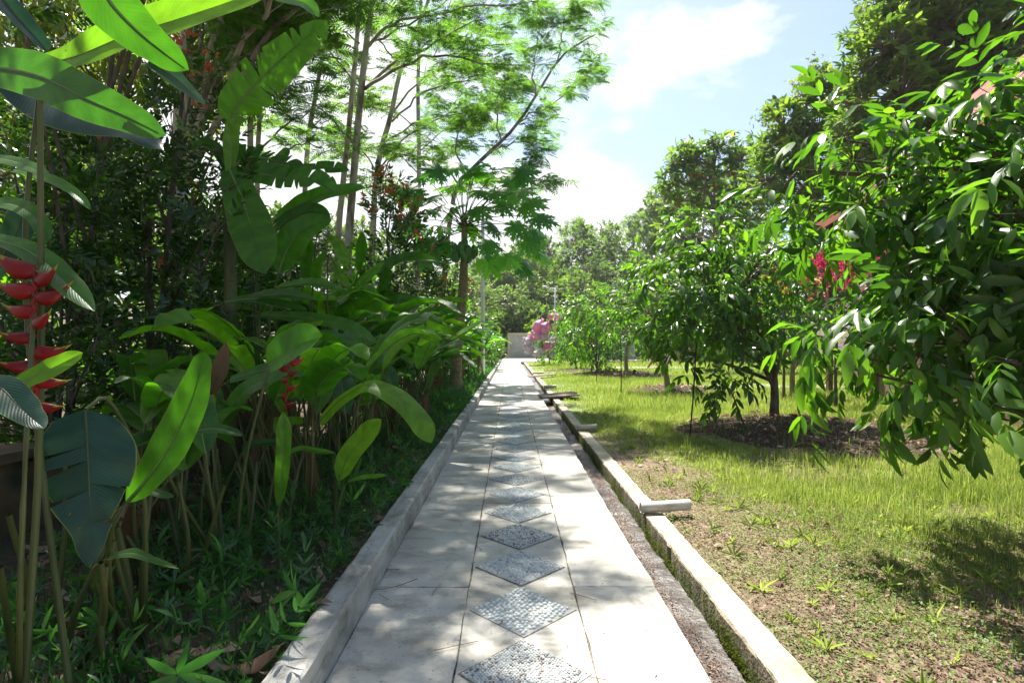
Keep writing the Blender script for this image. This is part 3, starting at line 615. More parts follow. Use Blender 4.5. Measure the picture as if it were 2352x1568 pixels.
def inmound(X, Y): return mound(X, Y) > .018
for (k, y0, y1, hh, ww) in ((60000, 1.9, 6, .05, .0022), (110000, 5, 13, .10, .003), (110000, 12, 26, .13, .006), (60000, 25, 48, .16, .013)):
    X, Y = area(r, k, y0, y1); keep = (X > 1.3)
    n_ = fnoise(X, Y, 1.1, 5) + .25 * fnoise(X, Y, 5, 6); d = .27 + .075 * np.minimum(Y, 9) / 1.5 + n_ * .85 + np.clip((X - 2.1) * .5, -.45, .3) - .2 * (Y < 4.5)
    if y0 > 10: d = d + .15
    tall = fnoise(X, Y, .8, 9)
    keep &= (r.random(k) < np.clip(d, .03, 1)) & ~(inmound(X, Y) & (r.random(k) < .93)); X, Y, tall = X[keep], Y[keep], tall[keep]; k2 = len(X)
    H = hh * r.uniform(.5, 1.5, k2) * (1 + .7 * np.clip(tall, 0, 1.5) * (Y > 4)) * np.clip((X - 1.2) / 1.2, .5, 1)
    blades(gm, X, Y, H, ww * r.uniform(.7, 1.3, k2), r, bias=.45 + .25 * fnoise(X, Y, 1.7, 14))
# a few tall wiry blades
X, Y = area(r, 5000, 4, 14); H = r.uniform(.15, .34, len(X)); ok = fnoise(X, Y, .9, 22) > -.1; blades(gm, X[ok], Y[ok], H[ok], np.full(ok.sum(), .0022), r, lean=.7)
stuff(gm.build('lawn_grass', M['grass']), 'bright green wispy grass growing over the orchard lawn', 'grass')
# creeping broad weeds close to the kerb
cm = MB(); k = 125000; X, Y = area(r, k, 1.9, 12, 1.22); e_ = Y > 5.5; Y = np.where(e_ & (r.random(k) < .65), 1.9 + r.random(k) * 4, Y); k = len(X); keep = r.random(k) < np.clip(.45 + fnoise(X, Y, 2.2, 33) * .7 + .3 * fnoise(X, Y, 7, 34) - .02 * Y, .02, 1)
keep &= ~(inmound(X, Y) & (r.random(k) < .9)); X, Y = X[keep], Y[keep]; k = len(X); v, f = leaf4(.1, .3, .2)
D = np.c_[r.normal(size=(k, 2)), .35 + .3 * r.random(k)]; scatter(cm, [(v, f, np.zeros(4, int))], np.c_[X, Y, gz(X, Y) + r.random(k) * .035], D, np.c_[r.normal(size=(k, 2)) * .4, np.ones(k)], r.uniform(.010, .026, k), r)
stuff(cm.build('creeping_weeds', M['creep']), 'low creeping weeds spread over bare earth by the gutter', 'weeds')
wt = MB(); stw = [sprig_whorl(r, 9, leaf4, .09, up=.7) for _ in range(4)]; X, Y = area(r, 1100, 2.2, 13, 1.4); ok = ~inmound(X, Y); X, Y = X[ok], Y[ok]; k = len(X)
scatter(wt, stw, np.c_[X, Y, gz(X, Y) + .01], np.c_[r.normal(size=(k, 2)) * .2, np.full(k, .25)], np.c_[r.normal(size=(k, 2)) * .2, np.ones(k)], r.uniform(.05, .13, k), r); stuff(wt.build('weed_tufts', M['grass']), 'broader star shaped weed tufts dotted about the lawn', 'weeds')
# leaf litter
def litter(mb, X, Y, Z, s, r, mi=0, curl=.35, wid=.22):
    k = len(X); v, f = leaf11(-curl, wid, .5); D = np.c_[unit(r.normal(size=(k, 2))), r.normal(size=k) * .10]; tm = []
    for cv, wv_, fo_ in ((-curl, wid, .5), (-curl * .3, wid * 1.35, .15), (curl * .4, wid * .8, .8), (-curl * 1.2, wid * 1.1, -.3)): v, f = leaf11(cv, wv_, fo_); tm.append((v, f, np.zeros(len(v), int)))
    scatter(mb, tm, np.c_[X, Y, Z], D, np.c_[r.normal(size=(k, 2)) * .22, np.ones(k)], s, r, mi)
lm = MB()
X, Y = area(r, 42000, 1.9, 6.5, 1.2); near = np.clip(1.05 - (X - 1.3) * .35, .12, 1); kk = r.random(len(X)) < near; X, Y = X[kk], Y[kk]; litter(lm, X, Y, gz(X, Y) + .008, r.uniform(.008, .022, len(X)), r)
X, Y = area(r, 230, 2.2, 14); litter(lm, X, Y, gz(X, Y) + .012, r.uniform(.03, .11, len(X)), r, curl=.25, wid=.26); X, Y = area(r, 1500, 2.2, 9); litter(lm, X, Y, gz(X, Y) + .02, r.uniform(.02, .05, len(X)), r)
for (mx_, my_, mr, mh) in MOUNDS[:3]:
    k = 2600 if my_ < 10 else 900; a = r.random(k) * 6.28; q = np.sqrt(r.random(k)) * mr * .98; X = mx_ + q * np.cos(a); Y = my_ + q * np.sin(a) * .95
    litter(lm, X, Y, gz(X, Y) + .03, r.uniform(.02, .06, k), r)
    k = 90; a = r.random(k) * 6.28; q = np.sqrt(r.random(k)) * mr; X = mx_ + q * np.cos(a); Y = my_ + q * np.sin(a) * .95; litter(lm, X, Y, gz(X, Y) + .04, r.uniform(.10, .19, k), r)
k = 9500; Y = 1.7 + r.random(k) ** 1.3 * 14; X = .98 + .10 * np.sin(Y * 1.3) * .5 + r.normal(size=k) * .05; ok = (X > .85) & (X < 1.1); X, Y = X[ok], Y[ok]
litter(lm, X, Y, -.160 + r.random(len(X)) * .01, r.uniform(.006, .018, len(X)), r)
stuff(lm.build('leaf_litter', M['litter']), 'dry fallen leaves and husks scattered over soil and gutter', 'leaf litter')
# debris on the path: small leaflets, specks, catkins, twigs
pm = MB(); k = 1500; Y = 1.8 + r.random(k) ** 1.6 * 22; X = r.uniform(-.76, .83, k); snap = r.random(k) < .35; X = np.where(snap, np.array(PX)[r.integers(0, 4, k)] + r.normal(size=k) * .012, X); X = np.clip(X, -.765, .835)
litter(pm, X, Y, np.full(k, .006), r.uniform(.004, .013, k), r)
k = 70; Y = 1.9 + r.random(k) * 10; litter(pm, r.uniform(-.7, .8, k), Y, np.full(k, .008), r.uniform(.015, .03, k), r, wid=.12)
for _ in range(26):
    x, y = r.uniform(-.7, .78), 2 + r.random() ** 1.4 * 9; a = r.random() * 6.28; L_ = r.uniform(.04, .22); P = [[x + math.cos(a) * L_ * t_ + r.normal() * .004, y + math.sin(a) * L_ * t_, .008] for t_ in (0, .3, .6, 1)]
    tube(pm, catmull(P, 7), .0018, 4)
P = [[-.80, 3.20, .012], [-.68, 3.24, .008], [-.55, 3.33, .02]]; tube(pm, catmull(P, 8), .0025, 4)
stuff(pm.build('path_debris', M['litter']), 'tiny dry leaves, specks and twigs strewn on the concrete path', 'leaf litter')
# moss / dirt in joints
# weeds in the left bed
wm = MB(); r = np.random.default_rng(11)
st = [sprig_whorl(r, 7, wid=.10, up=.55) for _ in range(4)] + [sprig_pinnate(r, 3, 1, .6, wid=.11, droop=-.1, ldroop=-.3) for _ in range(3)]
def bedarea(k, y0, y1, xmin=-3.0): Y = y0 + r.random(k) ** 1.3 * (y1 - y0); X = -.93 + -r.random(k) ** 1.15 * (-.93 - xmin); return X, Y
bz = lambda x, y: .12 + .03 * np.sin(x * 3.1 + y) * np.sin(y * 1.9)
k = 3300; X, Y = bedarea(k, 1.0, 14, -2.6); H = r.uniform(.02, .22, k) * np.clip((-.9 - X) * 2.5, .35, 1)
scatter(wm, st, np.c_[X, Y, bz(X, Y) + H], np.c_[r.normal(size=(k, 2)) * .4, np.ones(k) * .6], r.normal(size=(k, 3)), r.uniform(.05, .11, k), r)
k = 3200; X, Y = bedarea(k, 10, 46, -2.2); H = r.uniform(.02, .35, k) * np.clip((-.9 - X) * 2.5, .4, 1)
scatter(wm, st, np.c_[X, Y, bz(X, Y) + H], np.c_[r.normal(size=(k, 2)) * .4, np.ones(k) * .6], r.normal(size=(k, 3)), r.uniform(.08, .18, k), r)
# a few big-leaved seedlings in front
k = 60; X, Y = bedarea(k, 1.4, 5, -2.3); scatter(wm, st, np.c_[X, Y, bz(X, Y) + r.uniform(.05, .22, k)], np.c_[r.normal(size=(k, 2)) * .3, np.ones(k)], r.normal(size=(k, 3)), r.uniform(.12, .2, k), r)
lm2 = MB(); k = 5000; X, Y = bedarea(k, 1.0, 12, -3); litter(lm2, X, Y, bz(X, Y) + .015, r.uniform(.012, .05, k), r); k = 160; X, Y = bedarea(k, 1.0, 9, -3); litter(lm2, X, Y, bz(X, Y) + .03, r.uniform(.06, .2, k), r, wid=.2); stuff(lm2.build('bed_litter', M['litter']), 'dead leaves lying on the shaded soil of the bed', 'leaf litter')
stuff(wm.build('bed_weeds', M['weed']), 'dense narrow leaved weeds carpeting the bed behind the kerb', 'weeds')
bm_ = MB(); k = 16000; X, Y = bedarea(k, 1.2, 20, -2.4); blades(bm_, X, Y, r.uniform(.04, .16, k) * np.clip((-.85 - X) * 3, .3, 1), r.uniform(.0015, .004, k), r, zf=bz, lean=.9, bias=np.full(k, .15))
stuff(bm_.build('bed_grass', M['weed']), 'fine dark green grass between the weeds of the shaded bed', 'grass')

# ------------------------------------------------------------------ big-leaved plants
def blade(mb, P, hw, nh, r, fold=.22, n=24, cols=3, tears=0, curl=.12, ruf=.03, rnd=.5, scal=0, rib=.006, mi=(0, 1)):
    P = catmull(P, n); T_ = unit(np.gradient(P, axis=0)); nh = np.broadcast_to(np.asarray(nh, float), P.shape)
    S = unit(np.cross(T_, nh)); Nn = np.cross(S, T_)
    hx = np.linspace(0, 1, len(hw)); u = np.linspace(0, 1, n); wv = np.interp(u, hx, hw)
    if hw[-1] < .25 * hw[-2]: a_ = hx[-2]; q_ = u > a_; tt = (u[q_] - a_) / (1 - a_); wv[q_] = hw[-2] * np.clip(1 - tt ** 1.7, 0, 1) ** .8 + .001
    if hw[0] < .45 * hw[1]: a_ = hx[1]; q_ = u < a_; tt = 1 - u[q_] / a_; wv[q_] = hw[0] + (hw[1] - hw[0]) * np.clip(1 - tt ** 2, 0, 1) ** .7
    k = np.array([.25, .5, .25]); wv[1:-1] = np.convolve(wv, k, 'valid')
    L_ = np.linalg.norm(np.diff(P, axis=0), axis=1).sum()
    for s in (1, -1):
        cuts = [0, n - 1]
        if tears: cuts = sorted(set([0, n - 1] + [int(c) for c in r.integers(3, n - 3, tears)]))
        ph = r.random() * 6
        for a, b in zip(cuts[:-1], cuts[1:]):
            if b <= a: continue
            ex = r.normal() * .22 if tears else 0; sw = r.normal() * .06 if tears else 0; m_ = b - a + 1; rows = np.arange(a, b + 1)
            f = np.linspace(0, 1, cols + 1)[None, :, None]; W = wv[rows][:, None, None]
            if tears: e = np.abs(np.linspace(-1, 1, m_)); W = W * np.ones_like(f); 
            ang = fold + ex; zz = W * f * math.sin(ang) - curl * W * f * f
            zz = zz + ruf * f * f * W.max() * np.sin(u[rows] * 23 + ph + s)[:, None, None]
            if scal: zz = zz + scal * f * W.max() * np.abs(np.sin(u[rows] * 17 + ph))[:, None, None]
            sl = f * W * (.22 + sw)
            if tears:
                e = (np.linspace(0, 1, m_) * 2 - 1)[:, None, None]; sl = sl - f * f * e * (L_ / n) * .42
            V = P[rows][:, None] + s * S[rows][:, None] * W * f * math.cos(ang) + Nn[rows][:, None] * zz + T_[rows][:, None] * sl
            c = cols + 1; i = np.arange(m_ - 1)[:, None] * c + np.arange(cols)[None]; F = np.stack([i, i + 1, i + c + 1, i + c], -1).reshape(-1, 4)
            UV = np.stack([np.broadcast_to(u[rows][:, None] * L_ * 1.0, (m_, c)), np.broadcast_to(s * f[:, :, 0], (m_, c))], -1).reshape(-1, 2)
            mb.add(V.reshape(-1, 3), [F if s > 0 else F[:, ::-1]], mi[0], rnd, UV)
    tube(mb, P[:-1] - Nn[:-1] * rib * .4, rib * np.linspace(1, .2, n - 1), 5, mi[1])
M['deep'] = foliage('shaded_heliconia_leaf', [(0, (.010, .045, .028)), (1, (.02, .07, .04))], (2.2, 2.6, 1.0), .38, .22, .45, veins=True)  # dark copy of the heliconia leaf, shade put into its colour
LM = {'g': [M['deep'], M['petiole'], M['petiole']], 'h': [M['helic'], M['midrib'], M['petiole']], 'l': [M['lime'], M['midrib'], M['petiole']], 'd': [M['deadleaf'], M['petiole'], M['petiole']]}
def pleaf(root, pts, Y, hw, tone=.5, mat='h', base=None, tears=0, fold=.2, nh=None, curl=.12, scal=0, seed=0, rib=.005, pet=.007, label=None, ruf=.03, via=None):
    """one big leaf given by picture points and distances, with its stalk down to base"""
    r = np.random.default_rng(seed + 5000 + int(pts[0][0] * 7 + pts[0][1])); Ys = np.interp(np.linspace(0, 1, len(pts)), np.linspace(0, 1, len(Y)), Y)
    P = [at(a, b, y) for (a, b), y in zip(pts, Ys)]; ym = float(np.mean(Ys)); W = [h * ym / FP for h in hw]
    if nh is None: nh = unit(np.array([0, 0, CH]) - np.mean(P, 0)) * .8 + np.array([0, 0, .55])
    mb = MB(); blade(mb, P, W, nh, r, fold, tears=tears, curl=curl, rnd=tone, scal=scal, rib=rib, ruf=ruf)
    if base is not None:
        b0 = np.array(base, float); p0 = P[0]; d = unit(P[0] - P[1]); mid = [at(*v) for v in via] if via else [p0 + d * .12 * np.linalg.norm(p0 - b0) + np.array([0, 0, -.12 * np.linalg.norm(p0 - b0)])]
        tube(mb, catmull([b0] + mid + [p0], 12), np.linspace(pet * 1.5, pet * .9, 12), 6, 2)
    o = mb.build('leaf', LM[mat], root)
    if label: o['label'] = label
    return o
def stem(root, a, b, rad=.013, bend=.05, seed=0, mat='petiole'):
    r = np.random.default_rng(seed); a = np.array(a, float); b = np.array(b, float); mb = MB(); m_ = (a + b) / 2 + r.normal(size=3) * bend * np.array([1, 1, .2])
    tube(mb, catmull([a, m_, b], 10), (.62 + .25 * r.random()) * np.linspace(rad * 1.25, rad * .8, 10), 7); return mb.build('stem', M[mat], root)
def bract(mb, p, d, up, L_, h_):
    """one boat-shaped bract pointing along d, tip turned up, yellow towards the tip and along the upper edge"""
    d = unit(d); up = unit(up - d * np.dot(up, d)); s = np.cross(d, up); n = 9; u = np.linspace(0, 1, n); hh = h_ * np.array([.25, .7, .95, 1, .95, .78, .5, .25, .03]); cy = 1.3 * h_ * np.clip(u - .25, 0, 1) ** 2 * 1.6
    a = np.arange(8) * math.pi / 4 + math.pi / 8; V = []
    for i in range(n): V.append(p + d * L_ * u[i] + up * cy[i] + np.cos(a)[:, None] * s * hh[i] * .28 + np.sin(a)[:, None] * up * hh[i] * .5)
    V = np.vstack(V); i = np.arange(n - 1)[:, None] * 8; j = np.arange(8)[None]; F = np.stack([i + j, i + (j + 1) % 8, i + 8 + (j + 1) % 8, i + 8 + j], -1)
    red = []; yel = []
    for a_ in range(n - 1):
        for b_ in range(8): (yel if (a_ >= 7 or (a_ >= 3 and b_ in (1,))  or (a_ >= 5 and b_ in (0, 1, 2))) else red).append(F[a_, b_])
    mb.add(V, [np.array(red)], 0, random.random()); mb.F.append(np.array(yel) + mb.n - len(V)); mb.mi.append(np.full(len(yel), 1))
def flower(root, P, nb, L_, h_, side=(1, 0, 0), seed=0, label=None):
    mb = MB(); r = np.random.default_rng(seed); C = catmull(P, nb * 2 + 2); side = np.array(side, float); z = C.copy()
    for i in range(len(z)): z[i] += side * (.006 if i % 2 else -.006)
    tube(mb, z, .0045 * L_ / .08, 6, 0)
    for i in range(nb):
        p = C[2 * i + 1]; s = 1 if i % 2 else -1; k = (1 - .45 * i / nb) * r.uniform(.85, 1.12)
        bract(mb, p, side * s + np.array([0, .25 * r.normal(), -.15 - .55 * (i / nb) ** 2 + r.normal() * .08]), np.array([0, 0, 1.]), L_ * k, h_ * k)
    o = mb.build('hanging_flower', [M['bract'], M['bractedge']], root)
    if label: o['label'] = label
def gb(px, Y, z=.12): return np.array([gx(px, Y), Y, z])

# --- foreground heliconia whose leaves cross the upper left
b0 = gb(40, 1.65); pl = thing('heliconia', b0, 'giant foreground heliconia whose broad blades cross the upper left corner', 'heliconia')
pleaf(pl, [(-120, 150), (0, 156), (99, 178), (198, 227), (297, 270), (382, 312)], [1.75, 1.6, 1.5], [30, 46, 54, 52, 44, 30, 2], .12, 'h', None, nh=(.1, -1, -.15), fold=.08, curl=.03, rib=.006)
stem(pl, b0, at(92, 232, 1.62), .011, .03, 1)
pleaf(pl, [(225, -60), (250, 0), (310, 66), (370, 116), (433, 162)], [1.3, 1.3], [60, 62, 48, 34, 2], .3, 'h', None, nh=(0, -1, -.1), fold=.08, curl=.03)
pleaf(pl, [(95, 150), (180, 128), (290, 82), (420, 40), (560, -8), (660, -50)], [1.75, 1.6], [26, 44, 52, 50, 44, 30], .85, 'l', b0 + [.1, .1, 0], fold=.28, curl=.02, via=[(60, 700, 1.8)])
pleaf(pl, [(343, 138), (400, 178), (440, 212), (472, 240)], [1.7, 1.6], [14, 19, 10, 1], .9, 'g', None, nh=(0, -1, .1), fold=.15)
pleaf(pl, [(0, -10), (40, 40), (90, 95), (108, 118)], [1.5, 1.5], [26, 30, 20, 2], .4, 'g', None, fold=.6, curl=.2)
pleaf(pl, [(590, -30), (650, -6), (700, 8), (732, 40)], [2.6, 2.5], [14, 24, 20, 2], .6, 'h', None, fold=.3)
pleaf(pl, [(40, 140), (70, 190), (160, 250), (300, 300), (375, 345)], [2.0, 1.9], [30, 70, 80, 30, 2], .1, 'g', None, fold=.1)
b0 = gb(-60, 1.7); pl = thing('heliconia', b0, 'foreground heliconia at the left edge with arched leaves above a big red flower chain', 'heliconia')
pleaf(pl, [(-60, 372), (0, 366), (60, 380), (112, 404)], [1.8, 1.7], [14, 20, 20, 2], .5, 'h', b0, fold=.2)
pleaf(pl, [(30, 392), (80, 402), (140, 425), (180, 452), (207, 482)], [1.9, 1.8], [10, 17, 16, 12, 1], .55, 'h', b0, fold=.4)
pleaf(pl, [(-60, 500), (0, 470), (50, 478), (90, 510), (105, 560)], [1.8, 1.7], [18, 24, 26, 20, 2], .25, 'h', b0, fold=.3)
pleaf(pl, [(-40, 545), (40, 565), (100, 600), (150, 648), (218, 715)], [1.7, 1.6], [20, 27, 32, 30, 2], .25, 'h', b0, fold=.28)
pleaf(pl, [(-30, 640), (20, 560), (45, 520), (60, 450)], [2.0, 2.0], [24, 34, 30, 2], .05, 'g', b0, fold=.2)
pleaf(pl, [(24, 898), (60, 874), (110, 850), (150, 830), (190, 810)], [1.45, 1.5], [4, 22, 28, 22, 1], .75, 'l', b0 + [.1, 0, 0], fold=.25)
pleaf(pl, [(-60, 872), (0, 890), (40, 930), (70, 958), (102, 984)], [1.35, 1.3], [24, 40, 40, 26, 1], .8, 'g', b0, fold=.25)
flower(pl, [at(84, 610, 1.62), at(78, 700, 1.6), at(74, 830, 1.6), at(92, 960, 1.6)], 12, .118, .054, (1, 0, 0), 4, 'long hanging chain of red bracts with yellow green tips')
stem(pl, b0 + [.05, .1, 0], at(84, 600, 1.65), .009, .1, 3)
for i, (a, b_, c, d, y) in enumerate([(-40, 1568, 20, 1180, 1.75), (60, 1640, 0, 1300, 1.6), (150, 1640, 232, 1290, 1.8)]):
    stem(pl, gb(a, y + .3), at(c, d, y), .014, .05, 30 + i)
b0 = gb(330, 2.3); pl = thing('heliconia', b0, 'heliconia with a torn dark shaded leaf hanging down and an upright lime leaf', 'heliconia')
pleaf(pl, [(196, 940), (200, 1005), (204, 1100), (208, 1200), (206, 1308)], [1.9, 1.8], [60, 96, 94, 66, 30, 3], .3, 'g', b0, fold=.05, curl=.03, tears=3, via=[(330, 1120, 2.2), (255, 925, 2.0)], ruf=.05)
pleaf(pl, [(290, 1152), (335, 1100), (385, 1030), (435, 930), (460, 850), (470, 808)], [2.0, 2.0], [4, 34, 46, 42, 26, 1], .5, 'h', b0 + [-.1, 0, 0], nh=(0, -1, .1), fold=.10, curl=.04)
pleaf(pl, [(296, 1150), (330, 1125), (370, 1135), (400, 1140)], [2.2, 2.2], [6, 12, 9, 1], .1, 'h', b0, fold=.2)
pleaf(pl, [(250, 1280), (300, 1270), (350, 1285), (410, 1305)], [2.0, 1.9], [8, 14, 8, 1], .2, 'h', b0, fold=.3)
for i, (a, b_, c, d, y) in enumerate([(160, 0, 245, 1250, 2.1), (235, 0, 262, 1240, 2.1), (320, 0, 350, 1110, 2.5), (300, 0, 270, 1210, 2.4), (365, 0, 290, 1230, 2.7), (255, 0, 245, 1300, 2.0), (420, 0, 370, 1090, 3.1), (345, 0, 225, 1300, 2.2), (120, 0, 150, 1050, 2.5)]):
    stem(pl, gb(a, y), at(c, d, y), .013 if i % 3 else .018, .03, 40 + i)
b0 = gb(520, 3.15); pl = thing('heliconia', b0, 'heliconia with a rounded shield shaped leaf on a long pale stalk', 'heliconia')
pleaf(pl, [(618, 840), (645, 815), (690, 790), (741, 771)], [3.1, 3.0], [26, 46, 46, 3], .5, 'h', b0 + [.05, 0, 0], fold=.32, curl=.0, via=[(560, 1080, 3.15)], pet=.008)
pleaf(pl, [(436, 992), (490, 984), (530, 990), (557, 1000)], [2.6, 2.6], [10, 14, 10, 1], .1, 'h', b0, fold=.3)
pleaf(pl, [(490, 1000), (560, 900), (620, 870), (650, 868)], [3.2, 3.1], [8, 22, 22, 4], .15, 'h', b0, fold=.2)
pleaf(pl, [(640, 1160), (648, 1080), (652, 1000), (650, 945)], [3.3, 3.2], [4, 16, 17, 2], .7, 'h', b0 + [.3, 0, 0], fold=.2)
pleaf(pl, [(470, 960), (486, 900), (505, 850), (520, 785)], [3.4, 3.3], [3, 14, 18, 1], .4, 'd', None, fold=.2, label='brown dried leaf')
pleaf(pl, [(528, 873), (600, 850), (650, 850), (700, 862)], [3.6, 3.5], [10, 18, 17, 2], .3, 'h', b0, fold=.2)
flower(pl, [at(668, 812, 3.3), at(660, 870, 3.3), at(656, 945, 3.3)], 8, .085, .05, (1, .2, 0), 9)
for i, (a, c, d, y) in enumerate([(440, 432, 1060, 3.2), (470, 480, 1040, 3.3), (520, 500, 1030, 3.4), (560, 545, 1060, 3.6), (600, 560, 1040, 3.7), (640, 575, 1050, 3.8), (560, 590, 1060, 3.3), (610, 640, 1040, 3.6), (480, 455, 1050, 3.1), (690, 630, 1030, 4.1), (660, 620, 1060, 4.2)]):
    stem(pl, gb(a, y), at(c, d, y + .1), .012, .03, 60 + i)
b0 = gb(655, 3.75); pl = thing('heliconia', b0, 'heliconia with a long bright leaf arching out towards the kerb', 'heliconia')
pleaf(pl, [(735, 966), (775, 925), (821, 893), (862, 886), (917, 915), (965, 965), (991, 1018)], [3.9, 3.7], [30, 34, 28, 30, 34, 32, 3], .75, 'l', b0, fold=.18, curl=.25, via=[(690, 1060, 3.9)], pet=.008, rib=.008, nh=(.15, -.5, 1.0))
pleaf(pl, [(777, 1104), (800, 1050), (840, 1000), (876, 962)], [3.9, 3.9], [3, 26, 26, 3], .95, 'l', gb(765, 3.9), fold=.15, curl=.0)
pleaf(pl, [(648, 1047), (690, 1030), (730, 1036), (770, 1040)], [3.7, 3.6], [6, 8, 8, 1], .8, 'h', b0, fold=.4)
pleaf(pl, [(800, 1105), (830, 1096), (860, 1093), (888, 1091)], [3.8, 3.7], [3, 6, 6, 1], .9, 'h', b0 + [.3, 0, 0], fold=.2)
pleaf(pl, [(560, 1040), (575, 1020), (640, 1018), (700, 1045)], [3.9, 3.9], [6, 12, 9, 1], .1, 'h', b0, fold=.3)
for i, (a, c, d, y) in enumerate([(680, 700, 980, 4.0), (700, 720, 1000, 4.1), (640, 660, 1010, 3.9), (720, 745, 980, 4.4), (620, 600, 990, 4.1), (745, 780, 990, 4.6), (590, 640, 960, 4.0), (740, 700, 960, 4.4), (770, 800, 1000, 5)]):
    stem(pl, gb(a, y), at(c, d, y + .1), .011, .04, 80 + i)

# --- banana plant
b0 = gb(528, 5.2); pl = thing('banana_plant', b0, 'banana plant with one torn leaf standing up against the sky and one hanging', 'banana plant')
mb = MB(); tube(mb, catmull([b0, at(530, 700, 5.2), at(525, 430, 5.2), at(532, 300, 5.2)], 12), np.linspace(.07, .035, 12), 10); mb.build('stem', M['petiole'], pl)
kw = dict(rib=.016)
pleaf(pl, [(525, 300), (545, 245), (580, 200), (631, 150), (700, 90), (755, 46)], [5.2, 5.0], [14, 46, 58, 50, 36, 4], .8, 'h', None, tears=6, fold=.15, nh=(.1, -1, .2), **kw)
pleaf(pl, [(525, 385), (545, 430), (570, 500), (590, 560), (608, 628)], [5.1, 4.8], [14, 36, 50, 44, 3], .6, 'h', None, fold=.18, nh=(.1, -1, .3), **kw)
pleaf(pl, [(532, 400), (550, 370), (590, 360), (650, 372), (700, 385)], [5.2, 5.2], [10, 40, 36, 34, 6], .2, 'h', None, tears=9, fold=-.3, **kw)
pleaf(pl, [(535, 400), (600, 400), (660, 410), (720, 412), (778, 448)], [5.2, 5.1], [10, 30, 34, 34, 3], .55, 'h', None, tears=7, fold=.3, **kw)
pleaf(pl, [(640, 500), (690, 470), (740, 448), (800, 436), (838, 430)], [5.6, 5.6], [14, 24, 22, 16, 2], .6, 'h', gb(600, 5.6), fold=.4, **kw)
pleaf(pl, [(600, 400), (660, 395), (718, 388), (760, 386), (806, 392)], [5.8, 5.8], [20, 22, 18, 18, 3], .3, 'h', None, tears=2, fold=.5, **kw)
pleaf(pl, [(640, 525), (670, 500), (720, 485), (760, 505)], [5.4, 5.4], [8, 20, 22, 2], .1, 'h', gb(610, 5.4), fold=.5, **kw)
pleaf(pl, [(640, 625), (660, 570), (700, 525), (762, 505)], [5.2, 5.2], [8, 38, 34, 2], .45, 'h', gb(610, 5.2), fold=.2, **kw)
pleaf(pl, [(522, 390), (500, 350), (470, 330), (440, 345)], [5.2, 5.3], [10, 18, 18, 2], .2, 'h', None, fold=.4, **kw)
pleaf(pl, [(528, 400), (530, 340), (534, 300), (544, 272)], [5.1, 5.1], [10, 20, 18, 2], .9, 'l', None, fold=.5, **kw)
pleaf(pl, [(628, 380), (645, 365), (656, 350), (662, 340)], [5.6, 5.6], [6, 14, 10, 1], .6, 'h', None, fold=.3, **kw)

# --- mid-distance heliconias, leaf by leaf, gathered into plants
MID = [
 ('heliconia with an upright lime leaf just below the banana plant', 740, [
  ([(754, 541), (775, 560), (788, 590), (796, 614)], [8, 15, 14, 1], .9, 'l'), ([(721, 652), (730, 615), (745, 590), (757, 574)], [4, 15, 14, 1], .5, 'h'),
  ([(767, 600), (778, 625), (790, 645), (804, 662)], [6, 11, 10, 1], .9, 'l'), ([(700, 640), (705, 600), (712, 570), (716, 545)], [6, 14, 12, 2], .2, 'h')]),
 ('heliconia with long flat leaves spreading in front of the dark hedge', 620, [
  ([(517, 694), (583, 686), (649, 699), (707, 710)], [6, 14, 13, 1], .15, 'h'), ([(639, 658), (715, 650), (797, 668)], [6, 14, 1], .35, 'h'),
  ([(600, 722), (700, 730), (797, 748), (866, 786)], [10, 18, 18, 1], .35, 'h'), ([(560, 700), (600, 680), (660, 678), (730, 690)], [6, 16, 16, 1], .1, 'h'), ([(640, 760), (690, 752), (740, 742)], [6, 14, 8], .8, 'l')]),
 ('heliconia with a folded cup shaped leaf above the thin red flower', 810, [
  ([(806, 730), (822, 705), (850, 705), (874, 714)], [8, 24, 24, 2], .8, 'h'), ([(721, 698), (797, 676), (873, 684)], [6, 14, 1], .6, 'h'),
  ([(812, 668), (850, 633), (884, 602)], [4, 14, 1], .7, 'h'), ([(846, 763), (929, 745), (1022, 759)], [5, 13, 1], .3, 'h'), ([(823, 618), (830, 574), (831, 532)], [8, 14, 2], .3, 'h')]),
 ('heliconia with scalloped leaves curving over like a fern', 880, [
  ([(813, 652), (896, 603), (974, 577)], [8, 15, 3], .4, 'h'), ([(863, 703), (922, 688), (984, 697)], [8, 15, 2], .5, 'h'),
  ([(880, 640), (905, 600), (960, 590), (1010, 600)], [6, 13, 12, 1], .6, 'h'), ([(862, 690), (880, 660), (886, 640), (890, 610)], [6, 14, 12, 2], .15, 'h')]),
 ('heliconia with a bright leaf reaching across the papaya trunk', 980, [
  ([(958, 782), (1010, 772), (1060, 776), (1122, 802)], [5, 10, 10, 1], .9, 'l'), ([(985, 696), (1030, 688), (1078, 693)], [4, 9, 1], .8, 'l'),
  ([(942, 491 + 12), (958, 470), (975, 448)], [6, 12, 2], .4, 'h'), ([(960, 720), (1000, 712), (1060, 722)], [4, 9, 1], .3, 'h'), ([(920, 800), (960, 790), (1010, 812), (1040, 840)], [4, 10, 9, 1], .2, 'h')]),
]
